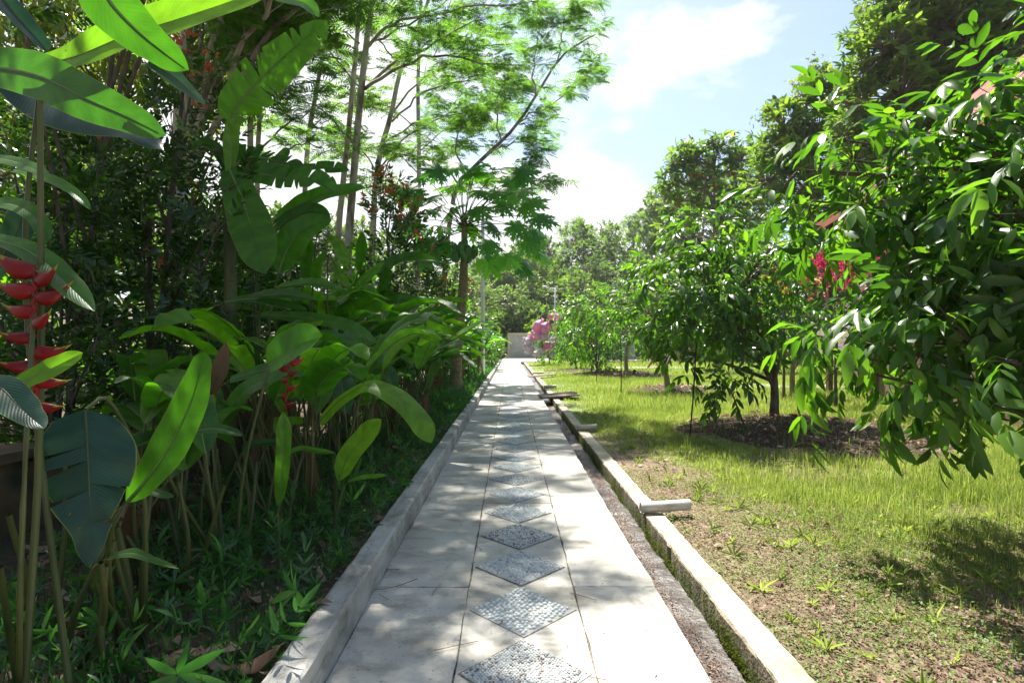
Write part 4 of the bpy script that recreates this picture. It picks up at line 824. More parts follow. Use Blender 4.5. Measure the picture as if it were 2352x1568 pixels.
for i, (lab, pxb, leaves) in enumerate(MID):
    Yb = min(11, 1.95 * 1292 / (1172 - pxb)); b0 = gb(pxb + 10, Yb); pl = thing('heliconia', b0, lab, 'heliconia')
    for j, (pts, hw, tone, mt) in enumerate(leaves): pleaf(pl, pts, [Yb, Yb - .3], hw, tone, mt, b0 + np.array([.1 * (j - 2), .05 * j, 0]), fold=.3, curl=.15, scal=.15 if j % 2 else 0, seed=i, rib=.008)
    if i == 2:
        flower(pl, [at(822, 790, Yb - .3), at(826, 830, Yb - .3), at(836, 868, Yb - .3)], 7, .10, .055, (.7, .7, 0), 5)
        flower(pl, [at(878, 810, Yb - .2), at(868, 850, Yb - .2), at(862, 880, Yb - .2)], 6, .10, .055, (.9, .3, 0), 6)
    if i == 3: flower(pl, [at(1000 - 35, 790, Yb - .3), at(975, 815, Yb - .3), at(978, 850, Yb - .3)], 6, .10, .055, (.9, .3, 0), 7)

# --- clumps repeated along the bed
def make_clump(seed, nsh, hgt, leafy, name='heliconia_clump'):
    r = np.random.default_rng(seed); root = thing(name, (0, 0, 0), '-', 'heliconia')
    for s_ in range(nsh):
        a = r.random() * 6.28; d = np.array([math.cos(a), math.sin(a), 0]); b = d * r.uniform(.02, .3); h = hgt * r.uniform(.75, 1.1); top = b + d * r.uniform(.05, .35) + np.array([0, 0, h * .62])
        stem(root, b - [0, 0, .05], top, .012, .04, seed * 50 + s_)
        if r.random() < .45:
            q0 = b + (top - b) * r.uniform(.45, .8); e = unit(np.array([r.normal(), r.normal(), 0])); L_ = r.uniform(.3, .6); mb = MB()
            blade(mb, [q0, q0 + e * .10 + [0, 0, .03], q0 + e * .17 + [0, 0, -L_ * .5], q0 + e * .13 + [0, 0, -L_]], [.01, .05, .06, .04, .002], e + [0, 0, .2], r, .7, n=12, cols=2, rnd=r.random(), curl=.5, ruf=.15, rib=.003)
            o = mb.build('leaf', LM['d'], root); o['label'] = 'brown dead leaf hanging down the stalk'
        for q in range(leafy):
            a2 = a + (0 if q % 2 else math.pi) + r.normal() * .6; e = np.array([math.cos(a2), math.sin(a2), 0]); L_ = r.uniform(.55, .95); el = r.uniform(.15, 1.15)
            s0 = b + (top - b) * (.7 + .3 * q / leafy); p0 = s0 + e * .10 + np.array([0, 0, h * r.uniform(.12, .34)])
            dr = e * math.cos(el) + np.array([0, 0, math.sin(el)]); P = [p0, p0 + dr * L_ * .35, p0 + dr * L_ * .62 + e * .08 * L_ + np.array([0, 0, -.06 * L_]), p0 + dr * L_ * .8 + e * .22 * L_ + np.array([0, 0, -.26 * L_])]
            mb = MB(); w_ = L_ * r.uniform(.13, .17); tone = r.random() ** 1.5
            blade(mb, P, [w_ * .3, w_ * .95, w_, w_ * .7, .002], (0, 0, 1), r, r.uniform(.15, .5), n=16, tears=int(r.integers(0, 3)), rnd=tone, curl=.2, rib=.006, scal=.12 * (q % 2))
            tube(mb, catmull([s0, (s0 + p0) / 2 + e * .01, p0], 5), .006, 5, 2)
            mb.build('leaf', LM['l' if r.random() < .13 else 'h'], root)
    return root
def flowered(root, seed):
    r = np.random.default_rng(seed); p = np.array([r.uniform(-.1, .3), -.25, 1.0]); flower(root, [p, p + [.02, 0, -.12], p + [.05, 0, -.28]], 6, .09, .05, (1, .2, 0), seed)
arch = [make_clump(101, 5, 1.5, 4), make_clump(102, 6, 1.35, 4), make_clump(103, 4, 1.7, 5), make_clump(104, 5, 1.15, 4), make_clump(105, 8, 1.25, 1), make_clump(106, 9, 1.4, 2)]
flowered(arch[1], 3)
SPOTS = [  # archetype, x, y, turn, scale, label
 (4, -1.75, 3.0, .4, 1.0, 'clump of bare heliconia stalks closest to the camera behind the weeds'),
 (5, -1.55, 4.1, 2.0, 1.0, 'fan of slender heliconia stalks behind the arching bright leaf'),
 (4, -2.3, 3.9, 1.1, 1.1, 'shaded heliconia stalks in front of the tan wall end'),
 (5, -1.45, 5.2, 4.1, 1.0, 'dense heliconia stalks below the folded cup leaf'),
 (3, -2.0, 5.4, 3.0, 1.2, 'low heliconia clump under the banana plant'),
 (4, -1.5, 6.6, .2, 1.0, 'heliconia stalks below the fern like curving leaves'),
 (0, -2.2, 6.6, 1.9, 1.35, 'leafy heliconia between the banana plant and the kerb'),
 (3, -1.6, 7.7, 5.1, 1.25, 'short heliconia clump midway to the papaya'),
 (1, -2.2, 8.2, 2.2, 1.5, 'heliconia clump in front of the red tipped bush'),
 (3, -1.5, 9.2, 3.3, 1.2, 'low glossy heliconia just in front of the papaya trunk'),
 (2, -2.4, 9.9, .7, 1.3, 'tall heliconia beside the red tipped bush'),
 (1, -1.8, 11.0, 4.4, 1.3, 'heliconia clump left of the papaya base'),
 (0, -2.4, 12.4, 1.3, 1.05, 'heliconia standing behind the papaya on the left'),
 (3, -1.6, 14.4, 2.7, 1.1, 'heliconia clump right behind the papaya trunk'),
 (1, -2.2, 15.8, .1, 1.0, 'heliconia clump beside the pale utility pole, near side'),
 (3, -1.5, 17.4, 3.9, 1.0, 'low heliconia leaning to the kerb opposite the near plank bridge'),
 (0, -2.2, 19.2, 5.2, 1.0, 'heliconia clump opposite the third drain pipe'),
 (1, -1.5, 21.5, 1.6, 1.0, 'heliconia by the kerb between the two plank bridges'),
 (3, -1.9, 24.0, 2.4, 1.1, 'heliconia opposite the far plank bridge'),
 (2, -1.9, 27.5, .9, .9, 'bright heliconia beyond the far plank bridge'),
 (1, -1.6, 31.0, 4.8, 1.0, 'heliconia clump two plants before the bend'),
 (3, -1.9, 35.0, 3.5, 1.2, 'heliconia clump one plant before the bend'),
 (0, -1.9, 40.0, 2.0, 1.0, 'last heliconia clump by the bend of the path')]
used = set()
for (k, x, y, a, s_, lab) in SPOTS:
    o = arch[k] if k not in used else copy_tree(arch[k]); used.add(k)
    o.location = (x, y, .12); s_ = s_ * (1.35 if y > 14 else 1); o.rotation_euler = (0, 0, a); o.scale = (s_,) * 3; o['label'] = lab; o['group'] = 'heliconia clumps along the kerb bed'

# ------------------------------------------------------------------ hedge and bushes on the left
def redtips(points, Y, n=5, size=.16, spread=.08, mi=1):
    def f(fo, wood, r):
        for (px, py) in points:
            p = at(px, py, Y); k = n; O = p + r.normal(size=(k, 3)) * spread
            scatter(fo, T['up'], O, np.c_[r.normal(size=(k, 2)) * .5, np.ones(k)], r.normal(size=(k, 3)), r.uniform(.5, 1, k) * size, r, mi)
            tube(wood, [p - [0, 0, .3], p], .003, 4)
    return f
YH = 5.6
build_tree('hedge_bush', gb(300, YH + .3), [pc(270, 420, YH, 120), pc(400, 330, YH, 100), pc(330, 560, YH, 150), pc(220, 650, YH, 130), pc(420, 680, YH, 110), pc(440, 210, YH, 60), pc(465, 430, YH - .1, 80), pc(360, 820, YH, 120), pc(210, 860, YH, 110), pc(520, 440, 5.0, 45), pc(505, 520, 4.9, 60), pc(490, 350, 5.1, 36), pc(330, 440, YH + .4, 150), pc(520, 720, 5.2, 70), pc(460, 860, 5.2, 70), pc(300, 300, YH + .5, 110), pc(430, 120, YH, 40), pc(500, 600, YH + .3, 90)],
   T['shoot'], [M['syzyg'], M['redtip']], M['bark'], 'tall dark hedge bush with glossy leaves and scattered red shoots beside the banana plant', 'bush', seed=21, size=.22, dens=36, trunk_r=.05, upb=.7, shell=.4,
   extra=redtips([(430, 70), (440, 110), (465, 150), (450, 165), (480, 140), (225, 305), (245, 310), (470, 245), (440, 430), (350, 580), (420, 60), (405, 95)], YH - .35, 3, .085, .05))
build_tree('hedge_bush', gb(120, 5.0), [pc(90, 480, 4.6, 150), pc(60, 700, 4.6, 160), pc(180, 520, 5.2, 120), pc(120, 860, 4.8, 130), pc(-80, 560, 4.4, 180), pc(20, 320, 5, 120), pc(150, 330, 6, 100), pc(150, 420, 6, 130), pc(230, 760, 4.6, 110), pc(60, 980, 4.2, 110), pc(180, 1000, 4.4, 90), pc(300, 960, 4.6, 90), ((-3.0, 5.1, 5.4), .85), ((-3.9, 5.8, 5.9), 1.0), ((-4.5, 4.8, 5.0), 1.0), ((-3.6, 4.0, 4.5), .8), ((-2.5, 4.4, 5.3), .75), ((-1.9, 3.9, 5.0), .65)],  # plain xyz clumps are unseen above the frame, added to shade the bed
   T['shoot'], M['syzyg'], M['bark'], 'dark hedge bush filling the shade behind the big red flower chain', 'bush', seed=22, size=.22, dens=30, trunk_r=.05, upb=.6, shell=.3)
build_tree('bush', gb(520, 7.5), [pc(520, 620, 7.4, 100), pc(600, 640, 7.6, 90), pc(560, 760, 7.4, 90), pc(660, 600, 8, 60), pc(470, 760, 7, 90), pc(640, 740, 8, 90)],
   T['shoot'], M['syzyg'], M['bark'], 'low dark bush behind the drooping banana leaf', 'bush', seed=23, size=.24, dens=26, trunk_r=.04, upb=.6, shell=.3)
build_tree('red_tipped_bush', gb(900, 9.6), [pc(900, 470, 9.6, 46), pc(905, 540, 9.6, 52), pc(885, 610, 9.6, 55), pc(925, 490, 9.6, 34), pc(890, 690, 9.6, 60), pc(960, 600, 9.9, 45), pc(880, 430, 9.6, 30)],
   T['shoot'], [M['syzyg'], M['redtip']], M['bark'], 'upright bush with orange red new leaves at its top, left of the papaya', 'bush', seed=24, size=.26, dens=30, trunk_r=.04, upb=1.0, shell=.3,
   extra=redtips([(880, 390), (885, 410), (870, 435), (895, 430), (905, 440), (925, 455), (940, 470), (860, 450), (890, 450), (910, 465), (930, 500), (945, 500), (970, 545), (950, 555), (850, 480)], 9.3, 4, .12, .12))
build_tree('red_tipped_bush', gb(1010, 15), [pc(1010, 640, 15, 40), pc(1000, 700, 15, 50), pc(1030, 600, 15, 26), pc(975, 660, 14, 36), pc(1010, 760, 15, 45)],
   T['shoot'], [M['syzyg'], M['redtip']], M['bark'], 'small bush with red shoots directly behind the papaya trunk', 'bush', seed=25, size=.3, dens=24, trunk_r=.04, upb=1.0, shell=.3,
   extra=redtips([(1012, 650), (1005, 665), (1075, 650), (1070, 665), (1085, 670), (1008, 640)], 14.6, 4, .15, .12))
b0 = build_tree('bush', (-3.2, 12, .12), [((-3.2, 12, 1.3), .8), ((-2.8, 12.6, .8), .8), ((-3.4, 11.6, 2.0), .6), ((-3.0, 12.2, .4), .9)], T['whorl'], M['broad'], M['bark'], '-', 'bush', seed=26, size=.17, dens=20, trunk_r=.04, upb=.5, shell=.3)
FILL = [(-3.2, 12, 0, 1, 'dark leafy bush behind the heliconias left of the papaya'), (-4.4, 8.5, 1.0, 1.3, 'dark leafy bush behind the banana plant'), (-5.2, 6.4, 3.0, 1.5, 'tallest dark leafy bush behind the hedge'),
        (-2.7, 17, 2.0, 1.3, 'leafy bush behind the utility pole'), (-2.5, 21, 4.0, 1.3, 'leafy bush opposite the near plank bridge'), (-2.5, 26, .5, 1.4, 'leafy bush opposite the far plank bridge'),
        (-2.6, 33, 5.0, 1.6, 'leafy bush before the bend of the path'), (-2.6, 42, 2.2, 1.6, 'leafy bush at the bend, in front of the end wall'), (-4.6, 14.5, 1.2, 1.5, 'rounded bush under the silk trees'), (-5.5, 10.5, 2.9, 1.6, 'bush at the foot of the paired silk trunks'), (gx(1310, 50), 50, .3, 1.5, 'bush on the lawn between the netted bush and the end wall'), (gx(1365, 47), 47, 1.3, 1.6, 'bush on the lawn behind the dense hanging fruit tree'), (gx(1425, 49), 49, 2.3, 1.6, 'bush on the lawn behind the crooked trunk'), (gx(1490, 53), 53, 3.7, 1.7, 'bush on the lawn behind the wooden table'), (gx(1560, 50), 50, 4.3, 1.7, 'bush on the lawn behind the flared pale trunk'), (gx(1270, 54), 54, 5.3, 1.2, 'bush just left of the lamp post'), (-1.9, 49.5, 3.2, 1.0, 'sunlit pale bush on the outside of the bend'), (-1.2, 54, 1.2, .9, 'small bush right against the end wall')]
for i, (x, y, a, s_, lab) in enumerate(FILL):
    o = b0 if i == 0 else copy_tree(b0); o.location = (x, y, .12 if x > -20 and y < 48 else 0); o.rotation_euler = (0, 0, a); o.scale = (s_,) * 3; o['label'] = lab; o['group'] = 'leafy bushes behind the planting bed'
build_tree('bamboo', gb(60, 11), [pc(60, 60, 11, 170), pc(250, 60, 12, 140), pc(-60, 180, 11, 160), pc(400, 30, 12, 110), pc(330, 170, 12, 90), pc(160, 190, 12, 120), pc(500, 180, 13, 90), pc(510, 90, 13, 90), pc(80, -100, 11, 170)],
   T['pinlong'], M['bamboo'], M['silkbark'], 'yellow green bamboo thicket filling the top left corner', 'bamboo', seed=31, size=.42, dens=12, trunk_r=.05, upb=-.2, shell=.25, droop=.4)

# ------------------------------------------------------------------ papaya tree
YP = 13.5; b0 = np.array([gx(1047, YP), YP, .1]); pap = thing('papaya_tree', b0, 'papaya tree with green fruit under a star of lobed leaves beside the path', 'papaya tree')
mb = MB(); tp = catmull([b0 - [0, 0, .1], at(1050, 800, YP), at(1062, 680, YP), at(1066, 590, YP), at(1066, 490, YP)], 40)
rr = np.interp(np.linspace(0, 1, 40), [0, .08, .5, .8, 1], [.19, .145, .115, .085, .05]) * (1 + .05 * np.sin(np.arange(40) * 2.4)); tube(mb, tp, rr, 14); mb.build('trunk', M['papbark'], pap)
def palmate(mb, c, D, Nn, R_, r, rnd):
    D = unit(D); S = unit(np.cross(Nn, D)); U = np.cross(D, S); base = rnd
    for li in range(9):
        a = math.radians(-150 + li * 37.5 + r.uniform(-4, 4)); ln = R_ * (1 - .38 * abs(li - 4) / 4) * r.uniform(.9, 1.08); fx = np.array([math.cos(a), math.sin(a)]); fy = np.array([-fx[1], fx[0]])
        def pt(t_, w_): q = fx * t_ * ln + fy * w_ * ln; z = -.30 * t_ * t_ * ln - abs(w_) * .15 * ln; return c + D * q[0] + S * q[1] + U * z
        ts = [0, .22, .42, .62, .82, 1.0]; ws = [.0, .13, .125, .10, .065, .0]
        V = [pt(0, 0)]
        for t_, w_ in zip(ts[1:-1], ws[1:-1]): V += [pt(t_, w_), pt(t_, 0) + U * .0, pt(t_, -w_)]
        V += [pt(1, 0)]
        T_ = [[0, 2, 1], [0, 3, 2], [10, 11, 13], [11, 12, 13]]; T_ = [[0, 2, 1], [0, 3, 2], [10, 11, 13], [11, 12, 13]]
        Q = [[1 + 3 * i, 2 + 3 * i, 5 + 3 * i, 4 + 3 * i] for i in range(3)] + [[2 + 3 * i, 3 + 3 * i, 6 + 3 * i, 5 + 3 * i] for i in range(3)]
        k = len(V)
        for sd in (1, -1):   # teeth
            for (t0, t1, tt, tw) in ((.36, .58, .66, .30), (.56, .76, .84, .22), (.2, .36, .44, .22)):
                V += [pt(t0, sd * .08), pt(t1, sd * .07), pt(tt, sd * tw)]; T_.append([k, k + 1, k + 2]); k += 3
        mb.add(np.array(V), [np.array(T_), np.array(Q)], 0, np.clip(base + r.normal() * .08, 0, 1))
r = np.random.default_rng(5); ctr = at(1066, 530, YP)
targets = [(975, 405), (1010, 395), (1050, 385), (1085, 390), (1130, 405), (1165, 420), (1195, 400), (1210, 470), (1235, 500), (960, 450), (1000, 450), (1040, 430), (1100, 440), (1150, 470), (1180, 520), (1215, 555), (950, 510), (985, 560), (1010, 520), (1165, 590), (1200, 610), (1130, 520), (1095, 480), (1040, 480), (1240, 585), (975, 590), (1120, 600), (1060, 420), (1170, 450), (1020, 470), (1080, 520), (1120, 560), (985, 480), (1190, 440), (1140, 440), (1015, 560), (940, 440), (1225, 530), (1090, 400)]
for i, (px, py) in enumerate(targets):
    c = at(px, py, YP + r.uniform(-1.1, 1.0)); d = c - ctr; mb = MB(); s0 = ctr + np.array([0, 0, .25 * (i % 5) / 5]); m_ = (s0 + c) / 2 + np.array([0, 0, .12])
    tube(mb, catmull([s0, m_, c], 8), np.linspace(.013, .007, 8), 5, 1)
    dd = d.copy(); dd[2] = dd[2] * .4 - .35; nn = np.array([0, 0, .55]) + .3 * unit(d) + r.normal(size=3) * .2 + np.array([0, -.75, 0]); palmate(mb, c, dd, nn, r.uniform(.50, .66), r, r.random())
    mb.build('leaf', [M['papaya'], M['petiole']], pap)
def blob(mb, c, s, r, up=(0, 0, 1), lump=.04, nu=14, nv=10, mi=0, rnd=.5, power=1.0):
    """closed rounded body with radii s, a little uneven"""
    th = np.linspace(0, math.pi, nv); ph = np.arange(nu) * 2 * math.pi / nu; t_, p_ = np.meshgrid(th, ph, indexing='ij')
    k = 1 + lump * (np.sin(3 * p_ + r.random() * 6) * np.sin(t_) + np.sin(5 * t_ + r.random() * 6) * .5); X = np.stack([np.sin(t_) ** power * np.cos(p_) * s[0] * k, np.sin(t_) ** power * np.sin(p_) * s[1] * k, np.cos(t_) * s[2]], -1)
    up = unit(up); A = unit(np.cross(up, [0.3, 1, 0.1])); B = np.cross(up, A); V = c + X[..., :1] * A + X[..., 1:2] * B + X[..., 2:3] * up
    i = np.arange(nv - 1)[:, None] * nu; j = np.arange(nu)[None]; mb.add(V.reshape(-1, 3), [np.stack([i + j, i + (j + 1) % nu, i + nu + (j + 1) % nu, i + nu + j], -1).reshape(-1, 4)[:, ::-1]], mi, rnd)
for (px, py, dy) in [(1046, 575, -.12), (1060, 572, -.2), (1075, 578, -.12), (1050, 592, -.15), (1066, 590, -.2), (1084, 583, -.02), (1042, 587, 0), (1078, 592, -.05), (1068, 560, -.1), (1090, 575, .05)]:
    mb = MB(); blob(mb, at(px, py, YP) + [0, dy, 0], (.085, .085, .15), r, (r.normal() * .2, 0, 1), .03); mb.build('fruit', M['fruit'], pap)

# ------------------------------------------------------------------ silk trees (feathery leaves)
def silk_tree(base, trunks, limbs, label, seed, fl=.36, dens=1.0, tmpl='frond', mat='silk', extra_clusters=(), group=None, name='silk_tree', bl=1.0):
    """trunks / limbs: (points, r0, r1). Side twigs leave the limbs and end in umbrellas of feathery leaves"""
    r = np.random.default_rng(seed); root = thing(name, base, label, 'tree', group); wood = MB(); fo = MB(); ends = []
    for (P, r0, r1) in trunks: tube(wood, catmull(P, 18), np.linspace(r0, r1, 18), 9)
    for (P, r0, r1) in limbs:
        C = catmull(P, 14); C[2:-1] += r.normal(size=(11, 3)) * .03; tube(wood, C, np.linspace(r0, r1, 14), 5); T_ = unit(np.gradient(C, axis=0))
        ll = np.linalg.norm(np.diff(C, axis=0), axis=1).sum(); nb = max(3, int(ll * 2.0 * dens))
        for q in range(nb):
            u = .25 + .75 * (q + r.random()) / nb; i = min(13, int(u * 13)); p = C[i]; side = unit(np.cross(T_[i], [0, 0, 1])) * (1 if q % 2 else -1)
            d = unit(T_[i] * r.uniform(.5, 1.1) + side * r.uniform(.5, 1.0) + np.array([0, 0, r.uniform(-.1, .5)])); L_ = r.uniform(.5, 1.5) * (1.15 - .5 * u) * bl; e = p + d * L_ + np.array([0, 0, -.05 * L_]); m_ = (p + e) / 2 + r.normal(size=3) * .07 * L_
            tube(wood, catmull([p, m_, e], 5), np.linspace(r1 * .9, r1 * .35, 5), 4); ends.append((e, d)); ends.append((m_ + r.normal(size=3) * .1, d))
            if L_ > .8: e2 = m_ + unit(d + r.normal(size=3) * .6) * L_ * .55; tube(wood, [m_, e2], r1 * .35, 3); ends.append((e2, d))
        ends.append((C[-1], T_[-1]))
    for c in extra_clusters: ends.append((np.array(c, float), np.array([1., 0, 0])))
    E = np.array([e for e, _ in ends]); k = 7; O = np.repeat(E, k, 0) + r.normal(size=(len(E) * k, 3)) * .05; Dm = np.repeat(np.array([d for _, d in ends]), k, 0)
    a = r.random(len(O)) * 6.283; D = np.c_[np.cos(a), np.sin(a), r.uniform(-.35, .35, len(O))] + Dm * .45
    scatter(fo, T[tmpl], O, D, np.c_[r.normal(size=(len(O), 2)) * .25, np.ones(len(O))], r.uniform(.7, 1.25, len(O)) * fl, r)
    fo.build('crown', M[mat], root); wood.build('trunk', M['silkbark'], root); return root
def L3(pts, Y0, Y1=None):
    Y1 = Y0 if Y1 is None else Y1; return [at(a, b, Y0 + (Y1 - Y0) * i / max(1, len(pts) - 1)) for i, (a, b) in enumerate(pts)]
Y = 14.5
silk_tree(gb(783, Y), [(L3([(783, 900), (800, 560), (808, 459), (824, 264), (841, 105), (855, 0), (862, -120), (870, -300)], Y), .115, .05), (L3([(766, 900), (776, 560), (788, 422), (804, 264), (818, 110), (826, 0), (830, -200)], Y + .25), .09, .045)],
  [(L3([(846, 105), (880, 72), (929, 48), (1061, 18), (1150, 10), (1237, 2)], Y, Y - 1), .05, .012), (L3([(838, 205), (900, 150), (990, 105), (1061, 62), (1130, 40)], Y, Y + .5), .05, .012),
   (L3([(836, 205), (885, 170), (950, 140), (1020, 128), (1120, 145), (1200, 150)], Y, Y - 1.5), .05, .012), (L3([(843, 110), (870, 90), (930, 60), (1000, 20), (1080, -20)], Y), .04, .012),
   (L3([(812, 330), (760, 270), (700, 235), (610, 215)], Y, Y - 1), .03, .01), (L3([(830, 205), (780, 150), (720, 60), (680, 10)], Y, Y + 1), .03, .01), (L3([(855, 0), (920, -60), (1050, -80), (1180, -60)], Y), .05, .014), (L3([(860, -100), (800, -160), (700, -140), (600, -90)], Y), .05, .014), (L3([(825, 100), (760, 50), (690, 40), (600, 40)], Y, Y + 1), .03, .01),
   (L3([(862, -100), (900, -200), (960, -240), (1000, -260)], Y, Y - 1), .05, .014), (L3([(862, -160), (860, -280), (880, -380), (900, -420)], Y, Y - 3), .05, .014)],
  'silk tree with two pale trunks side by side rising through the upper centre left', 41)
Y = 17.5
silk_tree(gb(860, Y), [(L3([(850, 760), (863, 417), (898, 264), (920, 163), (960, 60), (1010, -60)], Y), .10, .04)],
  [(L3([(905, 255), (960, 190), (1030, 150), (1110, 110), (1180, 100)], Y, Y - 1), .035, .01), (L3([(900, 280), (960, 220), (1040, 190), (1130, 180), (1210, 200)], Y, Y - 2), .035, .01),
   (L3([(870, 390), (930, 320), (1010, 275), (1100, 245), (1200, 235)], Y, Y - 1), .03, .01), (L3([(880, 330), (950, 285), (1040, 255), (1090, 225), (1180, 260)], Y, Y + 1), .03, .01), (L3([(920, 160), (880, 100), (850, 60), (800, 40)], Y, Y + 1), .03, .01), (L3([(868, 400), (820, 330), (760, 310), (700, 300)], Y, Y + 1), .03, .01), (L3([(860, 440), (900, 370), (960, 350), (1030, 340)], Y), .03, .01)],
  'silk tree with a thin slanting trunk just right of the paired trunks', 42)
Y = 16
silk_tree(gb(1000, Y), [(L3([(1010, 760), (1040, 460), (1096, 378), (1188, 286), (1281, 141), (1340, 95), (1369, 79)], Y, Y - 2), .075, .008)],
  [(L3([(1188, 286), (1220, 262), (1275, 235), (1325, 202), (1350, 170)], Y - 1), .025, .008), (L3([(1120, 350), (1170, 330), (1220, 330), (1240, 350)], Y - 1), .025, .008), (L3([(1100, 370), (1150, 395), (1200, 400), (1262, 415)], Y - 1), .025, .008),
   (L3([(1230, 220), (1225, 160), (1235, 90), (1245, 40)], Y - 1.5), .025, .008), (L3([(1281, 141), (1290, 90), (1300, 50), (1330, 30)], Y - 2), .02, .006), (L3([(1150, 320), (1140, 260), (1150, 210), (1190, 190)], Y - 1), .025, .008), (L3([(1070, 410), (1050, 340), (1060, 290), (1090, 270)], Y - .5), .03, .008), (L3([(1060, 430), (1010, 380), (960, 360), (900, 350)], Y), .03, .008), (L3([(1190, 285), (1215, 290), (1240, 300)], Y), .02, .006)],
  'silk tree leaning right with its sparse leaf sprays standing free against the cloud', 43, dens=1.6, bl=.8, extra_clusters=[at(px, py, 14.3) for px, py in [(1369, 79), (1380, 60), (1350, 60), (1340, 110), (1320, 70), (1300, 110), (1290, 60), (1345, 175), (1330, 190), (1310, 215), (1255, 150), (1245, 200), (1260, 110), (1240, 420), (1260, 410)]])
Y = 13.5
silk_tree(gb(590, Y), [(L3([(570, 900), (576, 500), (575, 300), (577, 100), (578, -100)], Y), .085, .05), (L3([(588, 900), (591, 500), (592, 350), (605, 150), (617, 0), (622, -120)], Y + .4), .07, .04)],
  [(L3([(560, 130), (610, 90), (650, 60), (694, 22), (760, -20)], Y, Y - 1), .045, .012), (L3([(575, 200), (520, 120), (470, 60), (400, 20)], Y, Y + 1), .03, .01), (L3([(592, 350), (640, 300), (700, 260), (760, 270)], Y), .03, .01), (L3([(600, 200), (650, 150), (700, 130), (770, 120)], Y), .03, .01), (L3([(578, 0), (540, -60), (600, -130), (700, -180)], Y, Y - 3), .04, .01), (L3([(590, 420), (640, 360), (690, 330), (740, 340)], Y), .03, .01)],
  'silk tree with twin slim trunks left of the upright banana leaf', 44)
Y = 21
silk_tree(gb(690, Y), [(L3([(690, 700), (705, 352), (726, 215), (740, 130), (760, 0), (770, -80)], Y), .10, .05)],
  [(L3([(705, 350), (660, 300), (620, 280), (560, 270)], Y), .03, .01), (L3([(712, 300), (760, 250), (800, 240), (860, 245)], Y), .03, .01), (L3([(726, 215), (780, 170), (830, 160), (900, 150)], Y), .03, .01), (L3([(700, 380), (760, 340), (820, 330), (880, 350)], Y), .03, .01), (L3([(740, 130), (700, 80), (660, 60), (620, 80)], Y), .03, .01), (L3([(750, 60), (800, 30), (860, 10), (920, 0)], Y), .03, .01), (L3([(700, 420), (650, 380), (610, 370), (540, 380)], Y), .03, .01)],
  'thinner silk tree standing in the gap behind, left of the paired trunks', 45, tmpl='frondfar', mat='silkfar', fl=.42)
Y = 24
silk_tree(gb(960, Y), [(L3([(955, 760), (962, 400), (960, 200), (965, 50), (970, -60)], Y), .11, .05)],
  [(L3([(962, 420), (1010, 370), (1070, 340), (1150, 340)], Y), .03, .01), (L3([(962, 350), (1020, 300), (1080, 300), (1140, 290)], Y), .03, .01), (L3([(962, 300), (900, 250), (860, 240), (800, 250)], Y), .03, .01), (L3([(962, 400), (910, 350), (850, 340), (790, 350)], Y), .03, .01), (L3([(960, 200), (1020, 150), (1080, 140), (1130, 150)], Y), .03, .01), (L3([(960, 120), (1010, 70), (1060, 60), (1120, 70)], Y), .03, .01), (L3([(960, 480), (1030, 440), (1090, 430), (1160, 440)], Y), .03, .01), (L3([(960, 460), (900, 430), (860, 430), (800, 440)], Y), .03, .01), (L3([(965, 80), (910, 40), (870, 30), (830, 20)], Y), .03, .01)],
  'pale silk tree farther back behind the crown of the slanting one', 46, tmpl='frondfar', mat='silkfar', fl=.45)
# the crown that throws the dappled shade on the near path: stands behind the hedge, spreads above the frame
b0 = np.array([-5.2, 8.6, .1])
lim = []
for (x, y, z) in [(-3.2, 9.2, 7.6), (-2.4, 8.2, 7.7), (-2.2, 10.4, 8.6), (-3.0, 11.6, 9.0), (-2.4, 12.6, 9.9), (-3.6, 7.0, 7.4), (-2.9, 13.6, 10.2), (-3.9, 10.0, 8.3), (-2.9, 6.6, 6.6), (-2.2, 7.0, 6.9), (-2.6, 15, 11), (-4.4, 7.8, 6.4), (-3.8, 8.6, 6.9), (-1.1, 6.5, 6.6), (-1.0, 7.8, 7.5), (-1.6, 5.8, 6.2), (-.9, 9.4, 8.3), (-1.2, 11.3, 9.4), (-.5, 8.2, 7.7)]:
    e = np.array([x, y, z]); s0 = np.array([-5.0, 8.7, z * .62]); lim.append(([s0, (s0 + e) / 2 + [0, 0, .5], e], .05, .012))
silk_tree(b0, [([b0, [-5.1, 8.6, 3], [-5.0, 8.7, 6], [-4.7, 8.9, 9], [-4.2, 9, 11.5]], .17, .05)], lim, 'silk tree trunk in the dark behind the hedge, its crown above the frame', 47, dens=1.15)

# ------------------------------------------------------------------ orchard trees on the lawn
OT = [M['broad']]
build_tree('fruit_tree', (4.42, 9.45, gz(4.42, 9.45)), [pc(1600, 545, 9.2, 70), pc(1640, 510, 9.4, 45), pc(1780, 560, 9.6, 60), pc(1640, 540, 9.5, 60), pc(1540, 650, 9.0, 75), pc(1630, 650, 8.9, 90), pc(1720, 640, 9.4, 95), pc(1500, 730, 9.2, 50), pc(1590, 750, 9.0, 85), pc(1690, 760, 8.9, 95), pc(1770, 720, 9.3, 85), pc(1800, 800, 9.4, 70), pc(1740, 830, 9.0, 60), pc(1570, 810, 9.2, 50), pc(1780, 600, 9.8, 60), pc(1640, 720, 10.0, 80), pc(1720, 720, 10.2, 90)],
   T['pin'], M['broad'], M['bark'], 'rounded fruit tree with a dark straight trunk on the large mulch mound', 'fruit tree', seed=51, size=.33, dens=21, trunk_r=.085, droop=.5, upb=.15, shell=.45, trunk_pts=[(4.42, 9.45, .05), (4.44, 9.45, .6), (4.36, 9.42, 1.2), (4.0, 9.4, 1.9), (3.5, 9.3, 2.7)], lowcut=1.3)
